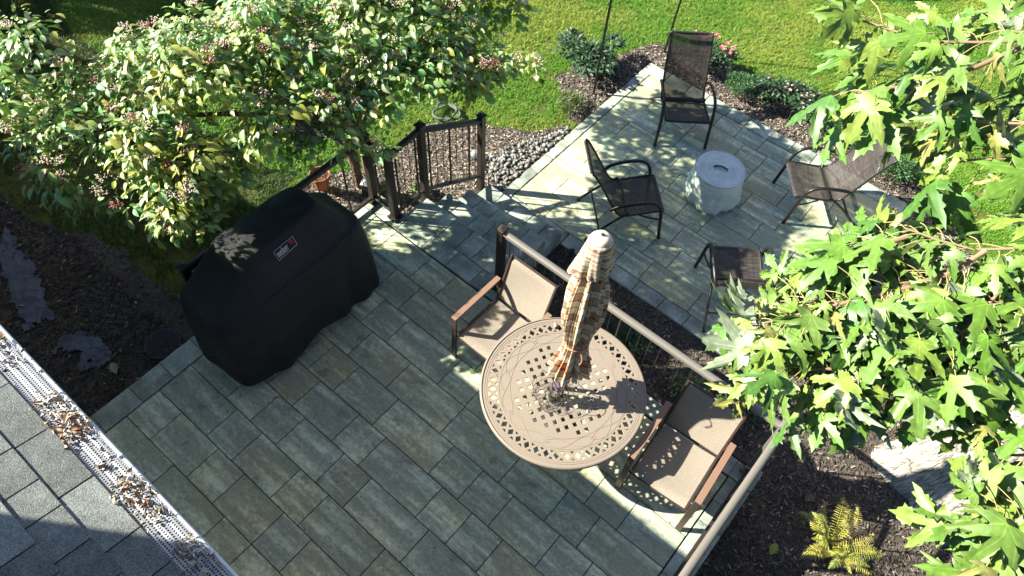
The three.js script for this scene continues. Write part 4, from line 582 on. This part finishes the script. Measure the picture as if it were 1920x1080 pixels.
// ---------------------------------------------------------------- garden plants
function bush(name, label, cat, [x, z], rx, ry, rz, n, len, wid, cols, opt = {}) {
  const y = groundY(x, z), b = thing(name, label, cat, [x, y, z], 0, opt.group);
  const stemM = mat(lin(0.12, 0.09, 0.06), { roughness: 0.95 }), st = [];
  for (let i = 0; i < (opt.stems ?? 9); i++) { const a = rnd() * 6.283, q = Math.sqrt(rnd()) * 0.8; st.push(taper([[0.03 * Math.cos(a), 0, 0.03 * Math.sin(a)], [rx * q * 0.5 * Math.cos(a), ry * 0.7, rz * q * 0.5 * Math.sin(a)], [rx * q * Math.cos(a), ry * rr(1.1, 1.7), rz * q * Math.sin(a)]], 0.006, 0.002, 6, 4)); }
  part('stems', st, stemM, b);
  const list = [], lc = []; const lumps = []; for (let i = 0; i < (opt.lumps ?? 12); i++) { const a = rnd() * 6.283, q = Math.sqrt(rnd()) * 0.75; lumps.push([rx * q * Math.cos(a), ry * (1 + rr(0.1, 0.7) * (1 - q * q * 0.6)), rz * q * Math.sin(a), rr(0.25, 0.42)]); }
  for (let i = 0; i < n; i++) { const L = pick(lumps), a = rnd() * 6.283, e = Math.acos(rr(-0.5, 1)), q = Math.pow(rnd(), 0.4) * L[3], d = V(Math.sin(e) * Math.cos(a), Math.cos(e), Math.sin(e) * Math.sin(a)); list.push([V(L[0] + d.x * q * rx, Math.max(0.02, L[1] + d.y * q * ry), L[2] + d.z * q * rz), basisQuat(V(d.x + rr(-0.5, 0.5), rr(opt.up ?? -0.4, opt.up2 ?? 0.6), d.z + rr(-0.5, 0.5)), V(d.x * 0.5 + rr(-0.5, 0.5), 1, d.z * 0.5 + rr(-0.5, 0.5))), rr(0.7, 1.2)]); const c = pick(cols), k = rr(0.8, 1.2); lc.push(lin(c[0] * k, c[1] * k, c[2] * k)); }
  instanced('foliage', leafGeo(len, wid, 0.3, len * 0.15, 3), phys(lin(1, 1, 1), { roughness: 0.5, transmission: 0.2, thickness: 0 }), list, b, lc);
  if (opt.flowers) { const petal = opt.petal ?? lin(0.7, 0.42, 0.42), pm_ = mat(petal, { roughness: 0.7 }), core = mat(lin(0.6, 0.45, 0.15)); const rose = []; for (let k = 0; k < 11; k++) { const ring = k < 5 ? 0 : k < 9 ? 1 : 2, a = k * 1.31, g = leafGeo(0.026 - ring * 0.006, 0.024 - ring * 0.006, 0.5, -0.012, 3).rotateX(-1.1 + ring * 0.45).rotateY(a).translate(0, 0.004 + ring * 0.004, 0); rose.push(g); } const rg = mergeGeometries(rose.map(plain)), cg = new THREE.SphereGeometry(0.006, 6, 5).translate(0, 0.01, 0);
    for (let i = 0; i < opt.flowers; i++) { const L = opt.spots ? [(opt.spots[i % opt.spots.length][0] - x), ry * 1.7, (opt.spots[i % opt.spots.length][1] - z), 0.3] : pick(lumps), a = rnd() * 6.283, q = L[3] * rr(0.2, 1), f = part('flower', rg, pm_, b); f.position.set(L[0] + rx * q * Math.cos(a), L[1] + ry * L[3] * rr(0.5, 0.9), L[2] + rz * q * Math.sin(a)); f.rotation.set(rr(-0.4, 0.4), rnd() * 6, rr(-0.4, 0.4)); f.scale.setScalar(rr(0.8, 1.35) * (opt.fs ?? 1)); part('flower_centre', cg, core, f); } }
  return b;
}
const gD = [[0.03, 0.075, 0.025], [0.04, 0.1, 0.03], [0.025, 0.06, 0.022]], gM = [[0.045, 0.13, 0.03], [0.06, 0.16, 0.035], [0.035, 0.1, 0.03]], gY = [[0.2, 0.24, 0.04], [0.13, 0.2, 0.04], [0.26, 0.27, 0.05]];
bush('peony_shrub', 'dark leafy shrub in the mulch by a thin black pole', 'shrub', [-0.22, -7.1], 0.5, 0.2, 0.46, 1300, 0.075, 0.034, gD, { stems: 14 });
bush('box_shrub', 'round dense bright green shrub beside the dark sling chair at the roses', 'shrub', [1.68, -7.96], 0.29, 0.19, 0.27, 2800, 0.028, 0.012, gM, { lumps: 22, up: -0.1, up2: 1 });
bush('box_shrub', 'round dense green shrub against the tall sling chair back under maple leaves', 'shrub', [3.05, -8.02], 0.36, 0.22, 0.3, 3000, 0.03, 0.013, gM, { lumps: 22, up: -0.1, up2: 1 });
bush('rose_bush', 'low bush with clusters of pink roses behind the sling chair', 'rose bush', [0.98, -8.1], 0.42, 0.24, 0.3, 1600, 0.05, 0.03, gD, { flowers: 30, petal: lin(0.75, 0.36, 0.36), fs: 1.25, spots: [[0.8, -8.12], [0.95, -8.2], [1.22, -8.22], [1.25, -8.1]] });
bush('rose_bush', 'wide dark bush dotted with small pale pink flowers at the patio edge', 'rose bush', [2.36, -8.05], 0.6, 0.25, 0.4, 2900, 0.048, 0.028, gD, { flowers: 46, petal: lin(0.8, 0.6, 0.58), fs: 0.95 });
bush('box_shrub', 'dark green shrub at the patio corner right of the tall sling chair, under maple leaves', 'shrub', [3.75, -7.98], 0.4, 0.22, 0.32, 2600, 0.034, 0.015, gM, { lumps: 22, up: -0.1, up2: 1 });
bush('bed_shrub', 'low fine leaved green plant in the mulch below the railing', 'plant', [2.62, -3.85], 0.34, 0.13, 0.2, 900, 0.06, 0.016, gD, { up: 0, up2: 1 });
bush('bed_shrub', 'low yellow green plant below the railing corner behind the sunlit armchair', 'plant', [3.5, -3.78], 0.22, 0.12, 0.2, 500, 0.045, 0.02, [...gM, ...gY]);
bush('bed_shrub', 'dark spreading plant in the mulch by the railing corner under maple leaves', 'plant', [3.95, -3.95], 0.26, 0.12, 0.24, 600, 0.05, 0.018, gD);
bush('border_plant', 'yellowing leafy plant under the tree between the step railing posts', 'plant', [-0.5, -3.52], 0.13, 0.1, 0.12, 150, 0.055, 0.026, gY, { stems: 5, lumps: 5 });
bush('border_plant', 'low yellow leafed plant beside the lowest railing panel', 'plant', [-0.28, -3.85], 0.2, 0.08, 0.13, 170, 0.05, 0.024, [...gY, ...gM], { stems: 5, lumps: 6 });
bush('edge_tuft', 'grassy yellow green tuft at the lawn edge beside the lower patio', 'plant', [0.08, -6.22], 0.2, 0.08, 0.26, 500, 0.09, 0.008, [...gY, ...gM], { up: 0.4, up2: 1.4 });
// fern
{
  const x = 5.3, z = -3.33, y = groundY(x, z) + 0.02, f = thing('fern', 'yellow green fern in the sunny mulch by the big trunk', 'fern', [x, y, z]);
  const fm = [leafMat(0.5, 0.48, 0.08), leafMat(0.4, 0.45, 0.08), leafMat(0.58, 0.5, 0.11)];
  for (let k = 0; k < 19; k++) { const a = k * 2.4 + rr(-0.2, 0.2), L = rr(0.26, 0.42), h = rr(0.2, 0.34), bend = rr(-0.5, 0.5), pts = []; for (let i = 0; i <= 10; i++) { const t = i / 10, aa = a + bend * t * t; pts.push(V(Math.cos(aa) * L * t, h * Math.sin(t * rr(1.95, 2.1)) * 1.05, Math.sin(aa) * L * t)); }
    const c = new THREE.CatmullRomCurve3(pts), gs = [taper(pts, 0.003, 0.001, 10, 4)];
    for (let i = 2; i < 25; i++) { const t = i / 25, p = c.getPoint(t), tn = c.getTangent(t), sd = V(-tn.z, 0, tn.x).normalize(), w = 0.062 * Math.pow(Math.sin(Math.PI * (0.14 + 0.84 * t)), 0.8) * rr(0.85, 1.1); for (const s of [-1, 1]) { const g = leafGeo(w, 0.0085, 0.3, w * 0.45, 3), q = basisQuat(sd.clone().multiplyScalar(s).addScaledVector(tn, 0.45).add(V(0, rr(-0.3, 0.15), 0)), V(rr(-0.3, 0.3), 1, rr(-0.3, 0.3))); g.applyQuaternion(q).translate(p.x, p.y, p.z); gs.push(g); } } part('frond', gs, pick(fm), f); }
}
// ---------------------------------------------------------------- small garden things
{
  const p = thing('flower_pot', 'terracotta pot of soil behind the step railing', 'pot', [-0.95, groundY(-0.95, -3.02) + 0.01, -3.02]);
  const tm = mat(lin(0.46, 0.17, 0.08), { roughness: 0.85, bumpMap: uvTex(fineBump, 3), bumpScale: 0.002 });
  part('pot_body', new THREE.LatheGeometry([[0.0, 0.0], [0.07, 0.0], [0.098, 0.2], [0.112, 0.2], [0.116, 0.25], [0.104, 0.25], [0.098, 0.2], [0.092, 0.18]].map((q) => new THREE.Vector2(...q)), 40), tm, p);
  part('soil', new THREE.CircleGeometry(0.098, 24).rotateX(-Math.PI / 2).translate(0, 0.215, 0), mulchMat, p);
  const ch = []; for (let i = 0; i < 120; i++) { const a = rnd() * 6.283, r = 0.09 * Math.sqrt(rnd()); ch.push([V(r * Math.cos(a), 0.22 + rnd() * 0.012, r * Math.sin(a)), quat(rr(-0.6, 0.6), rnd() * 6, rr(-0.6, 0.6)), V(rr(0.6, 1.4), 1, rr(0.6, 1.2))]); } instanced('soil_crumbs', new THREE.BoxGeometry(0.016, 0.005, 0.009), mat(lin(0.2, 0.1, 0.06)), ch, p);
}
{
  const y = groundY(-0.62, -3.36), l = thing('garden_lantern', 'small dark solar lantern with silver top behind the step railing', 'lantern', [-0.62, y, -3.36], 0.5);
  part('body', new RoundedBoxGeometry(0.085, 0.2, 0.085, 1, 0.006).translate(0, 0.13, 0), mat(lin(0.06, 0.055, 0.055), { roughness: 0.4 }), l);
  part('lid', [new RoundedBoxGeometry(0.1, 0.018, 0.1, 1, 0.004).translate(0, 0.238, 0), new THREE.ConeGeometry(0.06, 0.03, 4).rotateY(Math.PI / 4).translate(0, 0.262, 0)], mat(lin(0.4, 0.42, 0.45), { roughness: 0.3, metalness: 0.6 }), l);
  part('base', new RoundedBoxGeometry(0.1, 0.03, 0.1, 1, 0.004).translate(0, 0.016, 0), mat(lin(0.06, 0.055, 0.055)), l);
}
{
  const y = groundY(-0.2, -4.74), b = thing('glass_globe', 'clear glass globe on the mulch beside the lowest railing post', 'globe', [-0.2, y + 0.02, -4.74]);
  part('globe', new THREE.SphereGeometry(0.058, 32, 20).translate(0, 0.075, 0), phys(lin(0.9, 0.93, 0.93), { transmission: 0.75, roughness: 0.12, thickness: 0.01, ior: 1.4 }), b);
  part('collar', new THREE.LatheGeometry([[0.034, 0], [0.03, 0.02], [0.033, 0.032]].map((q) => new THREE.Vector2(...q)), 20), bronze, b);
}
{
  const y = groundY(-0.97, -5.08), h = thing('garden_hose', 'loose coil of grey green hose at the lawn edge', 'hose', [-0.97, y + 0.05, -5.08]);
  const p = []; for (let i = 0; i <= 70; i++) { const a = i / 70 * 5.2 + 1.4, r = 0.15 + 0.03 * Math.sin(i * 0.37), k = i / 70; p.push([r * Math.cos(a * 2) , 0.02 + 0.05 * k + 0.02 * Math.sin(a), r * Math.sin(a * 2) * 0.9 + 0.05 * k]); }
  part('coil', tube(p, 0.016, 150, 7), mat(lin(0.09, 0.12, 0.1), { roughness: 0.6 }), h);
  part('nozzle', taper([[p[70][0], p[70][1], p[70][2]], [p[70][0] - 0.05, 0.06, p[70][2] + 0.04]], 0.014, 0.009, 4, 8), bronze, h);
}
for (const [x, z, top, lean, lab, turn] of [[0.176, -6.67, 1.7, [0.02, -0.02], 'thin black garden pole in the mulch left of the lower patio, by the leafy shrub', 2.6], [0.4, -8.02, 1.6, [0.1, -0.06], 'thin black garden pole standing just behind the sling chair by the roses', -0.6]]) {
  const y = groundY(x, z), g = thing('garden_hook', lab, 'garden pole', [x, y, z], 0, 'black garden poles');
  const T = V(lean[0], top - y, lean[1]), d = V(Math.cos(turn), 0, Math.sin(turn));
  part('pole', taper([[0, -0.1, 0], T.clone().multiplyScalar(0.5), T], 0.016, 0.014, 10, 8), frameDark, g);
  part('hook', tube([T, T.clone().addScaledVector(d, 0.03).add(V(0, 0.14, 0)), T.clone().addScaledVector(d, 0.14).add(V(0, 0.2, 0)), T.clone().addScaledVector(d, 0.24).add(V(0, 0.12, 0)), T.clone().addScaledVector(d, 0.25).add(V(0, 0.02, 0)), T.clone().addScaledVector(d, 0.29).add(V(0, 0.0, 0)), T.clone().addScaledVector(d, 0.32).add(V(0, 0.05, 0))], 0.008, 40, 7), frameDark, g);
}
{
  const x = 1.6, z = -4.32, l = thing('path_light', 'small black path light in the mulch at the foot of the steps', 'path light', [x, groundY(x, z), z], 0.6);
  part('stake', new THREE.CylinderGeometry(0.008, 0.006, 0.16, 8).translate(0, 0.06, 0), frameDark, l); part('lamp_head', [new RoundedBoxGeometry(0.05, 0.09, 0.04, 1, 0.006).rotateX(0.5).translate(0, 0.16, 0), new RoundedBoxGeometry(0.06, 0.008, 0.06, 1, 0.003).rotateX(0.5).translate(0, 0.205, 0.02)], frameDark, l);
}
// black fabric poking out of the mulch
for (const [poly, lab] of [[[[-2.75, -0.42], [-2.5, -0.2], [-2.05, -0.05], [-1.55, 0.06], [-1.38, -0.12], [-1.75, -0.24], [-2.1, -0.32], [-2.55, -0.42]], 'long crumpled strip of blue black landscape fabric in the mulch'], [[[-1.2, -0.06], [-0.95, -0.3], [-0.78, -0.3], [-0.62, -0.22], [-0.66, -0.1], [-0.82, 0.0], [-0.9, -0.12], [-1.1, 0.06]], 'short torn piece of blue black landscape fabric near the patio corner']]) {
  const P = [], I = [], s = 0.012, map = new Map(), fx = Math.min(...poly.map((q) => q[0])), fz = Math.min(...poly.map((q) => q[1]));
  const at = (i, j) => { const k = i * 999 + j; if (!map.has(k)) { const x = fx + i * s, z = fz + j * s; map.set(k, P.length / 3); P.push(x, groundY(x, z) + 0.035 + 0.05 * (fbm(x * 6, z * 6, 0, 0, 4) - 0.4), z); } return map.get(k); };
  for (let i = 0; i < 125; i++) for (let j = 0; j < 60; j++) { const x = fx + (i + 0.5) * s, z = fz + (j + 0.5) * s, w = (fbm(x * 9, z * 9, 0, 0, 4) - 0.5) * 0.2; if (inPoly(poly, x + w, z + w)) I.push(at(i, j), at(i, j + 1), at(i + 1, j), at(i + 1, j), at(i, j + 1), at(i + 1, j + 1)); }
  const g = new THREE.BufferGeometry(); g.setAttribute('position', new THREE.Float32BufferAttribute(P, 3)); g.setIndex(I); g.computeVertexNormals();
  tag(part(numbered('landscape_fabric'), g, mat(lin(0.05, 0.06, 0.09), { roughness: 0.5 }), scene), lab, 'fabric');
}
{
  const y = groundY(-0.44, -0.62), d = thing('drain_cover', 'round black textured drain cover beside the patio coping', 'drain cover', [-0.44, y + 0.022, -0.64]);
  const m = mat(lin(0.014, 0.014, 0.016), { roughness: 0.6 });
  part('plate', new THREE.CylinderGeometry(0.165, 0.175, 0.02, 40).translate(0, 0.005, 0), m, d);
  const r = []; for (let i = -6; i <= 6; i++) for (let j = -6; j <= 6; j++) { const x = i * 0.027 + (j % 2) * 0.0135, z = j * 0.024; if (Math.hypot(x, z) < 0.145) r.push(new THREE.TorusGeometry(0.008, 0.0025, 4, 9).rotateX(Math.PI / 2).translate(x, 0.016, z)); } part('raised_rings', r, m, d);
}
// river stones along the lower patio
{
  const s = thing('stone_border', 'strip of rounded grey river stones between lawn and lower patio', 'stones', [0, 0, 0], 0, null, 'structure');
  const zone = [[-0.12, -4.6], [0.36, -4.46], [0.37, -5.2], [0.37, -5.95], [0.3, -5.92], [0.16, -5.5], [-0.08, -5.12]];
  const gs = []; for (let k = 0; k < 5; k++) { const g = new THREE.IcosahedronGeometry(1, 2), p = g.attributes.position; for (let i = 0; i < p.count; i++) { const v = V(p.getX(i), p.getY(i), p.getZ(i)), n = 0.8 + 0.4 * vnoise(v.x * 1.3 + k * 9 + 5, v.y * 1.3 + v.z * 0.9 + 5); p.setXYZ(i, v.x * n, v.y * n * 0.66, v.z * n * 0.8); } g.computeVertexNormals(); gs.push(g); }
  const ms = [[0.3, 0.3, 0.28], [0.42, 0.4, 0.36], [0.2, 0.2, 0.2], [0.36, 0.31, 0.26], [0.5, 0.49, 0.46]].map((c) => mat(lin(...c), { roughness: 0.75, map: uvTex(stoneTex, 1) }));
  ms.forEach((m) => m.color.multiplyScalar(3.6));
  let n = 0, k = 0; while (n < 290 && k++ < 9000) { const x = rr(-0.15, 0.38), z = rr(-6, -4.4); if (!inPoly(zone, x, z) || inSt(x, z, 0.02)) continue; const r = rr(0.013, 0.03), o = part('stone', pick(gs), pick(ms), s); o.position.set(x, groundY(x, z) + 0.03 + r * 0.4 + rnd() * 0.012, z); o.rotation.set(rr(-0.4, 0.4), rnd() * 6, rr(-0.4, 0.4)); o.scale.setScalar(r); n++; }
}
// ---------------------------------------------------------------- mulch chips, litter, grass
camera.updateMatrixWorld(); camera.updateProjectionMatrix();
const vp = new THREE.Matrix4().multiplyMatrices(camera.projectionMatrix, camera.matrixWorldInverse);
const seen = (x, y, z, e = 1.25) => { const q = V(x, y, z).applyMatrix4(vp); return q.z < 1 && Math.abs(q.x) < e && Math.abs(q.y) < e; };
{
  const list = [], cols = []; let k = 0;
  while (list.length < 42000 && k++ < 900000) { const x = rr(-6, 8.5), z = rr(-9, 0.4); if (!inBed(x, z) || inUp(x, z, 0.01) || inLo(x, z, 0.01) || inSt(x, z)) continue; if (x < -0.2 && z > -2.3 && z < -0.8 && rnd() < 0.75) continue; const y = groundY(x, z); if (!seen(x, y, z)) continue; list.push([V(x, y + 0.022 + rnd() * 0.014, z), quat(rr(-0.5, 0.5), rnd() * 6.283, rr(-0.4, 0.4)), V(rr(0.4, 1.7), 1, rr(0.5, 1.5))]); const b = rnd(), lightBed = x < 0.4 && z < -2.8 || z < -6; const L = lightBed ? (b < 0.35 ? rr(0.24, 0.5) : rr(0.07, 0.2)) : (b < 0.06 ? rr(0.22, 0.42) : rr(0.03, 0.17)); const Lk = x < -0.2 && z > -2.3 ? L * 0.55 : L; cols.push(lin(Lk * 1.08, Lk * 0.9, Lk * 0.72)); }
  tag(instanced('mulch_chips', new THREE.BoxGeometry(0.034, 0.004, 0.009), mat(lin(1, 1, 1), { roughness: 0.95 }), list, scene, cols), 'loose shredded bark chips lying over the mulch beds', 'mulch', null, 'stuff');
}
const litterGeo = (() => { const g = leafGeo(0.045, 0.026, 0.9, 0.022, 4).rotateX(-Math.PI / 2); return g; })();
{
  const list = [], cols = []; let k = 0;
  while (list.length < 520 && k++ < 60000) { const x = rr(-5, 7.5), z = rr(-8.5, 0.3); if (inUp(x, z, 0.02) || inLo(x, z, 0.02) || inSt(x, z)) continue; const bed = inBed(x, z); if (!bed && rnd() < 0.9) continue; const y = groundY(x, z); if (!seen(x, y, z)) continue; list.push([V(x, y + (bed ? 0.05 : 0.07), z), quat(rr(-0.5, 0.5), rnd() * 6.283, rr(-0.5, 0.5)), rr(0.5, 1.1)]); const b = rnd(); cols.push(b < 0.4 ? lin(0.3, 0.2, 0.11) : b < 0.7 ? lin(0.42, 0.34, 0.22) : b < 0.85 ? lin(0.3, 0.26, 0.06) : lin(0.4, 0.18, 0.05)); }
  tag(instanced('fallen_leaves', litterGeo, mat(lin(1, 1, 1), { roughness: 0.85 }), list, scene, cols), 'small dry fallen leaves scattered over the beds and lawn', 'fallen leaves', null, 'stuff');
  const gl = [], gc = []; const piles = [[1.02, 0.05, 60], [1.28, 0.03, 22], [1.4, 0.03, 20], [1.72, 0.045, 60], [1.83, 0.05, 90], [1.9, 0.04, 70], [2.12, 0.02, 16], [2.27, 0.035, 55], [2.36, 0.04, 34], [2.48, 0.03, 24], [2.4, 0.02, 20], [2.66, 0.04, 40], [2.76, 0.04, 40], [0.4, 0.06, 60]];
  for (const [px, w, n] of piles) for (let i = 0; i < n * 0.8; i++) { const x = px + (rnd() + rnd() - 1) * w * (i % 7 ? 1.7 : 4), q = clamp(0.5 + (rnd() + rnd() - 1) * 0.62, 0.02, 0.98); gl.push([V(x, EAVE + 0.016 + rnd() * 0.022 * (n > 50 ? 1.6 : 1), 0.155 + q * 0.125), quat(rr(-1.3, 1.3), rnd() * 6.283, rr(-1.3, 1.3)), rr(0.35, 0.75)]); const b = rnd(); gc.push(b < 0.35 ? lin(0.5, 0.42, 0.32) : b < 0.6 ? lin(0.36, 0.24, 0.14) : b < 0.8 ? lin(0.62, 0.56, 0.48) : b < 0.93 ? lin(0.3, 0.14, 0.06) : lin(0.14, 0.17, 0.06)); }
  tag(instanced('gutter_leaves', litterGeo, mat(lin(1, 1, 1), { roughness: 0.85 }), gl, scene, gc), 'clumps of dry curled leaves lying on the gutter guard', 'dry leaves', null, 'stuff');
}
{ // small crumbs of leaf and soil on the paving
  const l = [], c = []; for (let i = 0; i < 170; i++) { const up = i < 110, x = up ? rr(-0.15, 4.2) : rr(0.5, 4.0), z = up ? rr(-3.1, 0.1) : rr(-7.4, -4.6); l.push([V(x, (up ? 0.003 : LOW + 0.003) + 0.002, z), quat(rr(-0.3, 0.3), rnd() * 6.283, rr(-0.3, 0.3)), rr(0.12, 0.42)]); const b = rnd(); c.push(b < 0.6 ? lin(0.04, 0.035, 0.025) : b < 0.85 ? lin(0.18, 0.13, 0.07) : lin(0.3, 0.26, 0.14)); }
  tag(instanced('paving_litter', litterGeo, mat(lin(1, 1, 1), { roughness: 0.9 }), l, scene, c), 'tiny crumbs of leaf and soil lying on the pavers', 'litter', null, 'stuff');
}
// a few larger leaves lying singly
[[4.92, -2.98, 'single yellow green leaf on the dark mulch by the fern', [0.3, 0.32, 0.07], 0], [-0.52, -0.2, 'pale green fallen leaf in the mulch by the patio corner', [0.25, 0.32, 0.16], 1], [4.95, -3.62, 'dark dry lobed leaf on the shaded mulch right of the railing', [0.12, 0.08, 0.05], 2], [-0.55, -6.35, 'pale pinkish leaf lying on the lawn near the lower patio bed', [0.6, 0.42, 0.3], 3]].forEach(([x, z, lab, c, k]) => {
  const f = thing('fallen_leaf', lab, 'leaf', [x, groundY(x, z) + 0.06, z], k * 1.3);
  part('blade', surf(8, 8, (a, b) => { const w = Math.sin(Math.PI * (0.08 + b * 0.88)) * (0.75 + 0.25 * Math.sin(b * 22)); return [(a - 0.5) * 0.1 * w, 0.006 + 0.02 * Math.abs(a - 0.5) + 0.01 * Math.sin(b * 4), (b - 0.5) * 0.12]; }), mat(lin(...c), { roughness: 0.8 }), f);
});
{
  const blades = []; for (let i = 0; i < 6; i++) { const a = i * 1.05 + 0.3, l = [0.05, 0.062, 0.045, 0.057, 0.04, 0.066][i], g = leafGeo(l, 0.006, 0.3, l * 0.5, 2).rotateY(a).rotateX(0.35 * Math.sin(a * 2)).rotateZ(0.35 * Math.cos(a * 3)).translate(0.012 * Math.cos(a), 0, 0.012 * Math.sin(a)); blades.push(plain(g)); }
  const tuft = mergeGeometries(blades), list = [], cols = []; let k = 0;
  while (list.length < 150000 && k++ < 2500000) { const x = rr(-9, 7), z = rr(-15, -0.4); if (inUp(x, z, 0.03) || inLo(x, z, 0.03) || inSt(x, z, 0.03) || x > 4.3 && z > -7.3) continue; const y = groundY(x, z); if (!seen(x, y, z, 1.15)) continue; const thin = x < -0.2 && z > -2.5 - 0.5 * vnoise(x * 3, z * 3); if (inBed(x, z) && !(thin && rnd() < 0.5 * sst(-0.55, -1.2, z) * sst(0.3, 0.6, fbm(x * 3 + 5, z * 3, 0, 0, 3)))) continue; const pat = fbm(x * 0.9 + 11, z * 0.9 + 5, 0, 0, 4) * 0.75 + fbm(x * 4 + 1, z * 4 + 8, 0, 0, 2) * 0.25, bare = fbm(x * 2.2 + 31, z * 2.2, 0, 0, 3); const shadeZone = sst(-2.6, -1.2, z) * sst(1, -1, x); if (bare > mix(0.72, 0.46, shadeZone) && rnd() < mix(0.7, 0.8, shadeZone)) continue; const s = rr(0.6, 1.15) * (1 - 0.3 * shadeZone); list.push([V(x, y - 0.004, z), quat(rr(-0.25, 0.25), rnd() * 6.283, rr(-0.25, 0.25)), V(s, s * rr(0.7, 1.1), s)]); const d = sst(0.42, 0.72, pat) * 0.75 + rnd() * 0.25 + (rnd() < 0.1 ? 0.7 : 0), c = [mix(0.13, 0.37, d), mix(0.36, 0.46, d), mix(0.012, 0.06, d)], kk = rr(0.75, 1.2) * (thin ? 0.36 : 1); cols.push(lin(c[0] * kk, c[1] * kk, c[2] * kk)); }  // left zone: sparser grass, with shade painted into its colour as a darker tone
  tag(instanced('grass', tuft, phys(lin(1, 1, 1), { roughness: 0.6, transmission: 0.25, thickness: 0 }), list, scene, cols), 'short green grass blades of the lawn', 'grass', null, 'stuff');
  console.log('tufts', list.length);
}
shade(scene);
renderer.render(scene, camera);
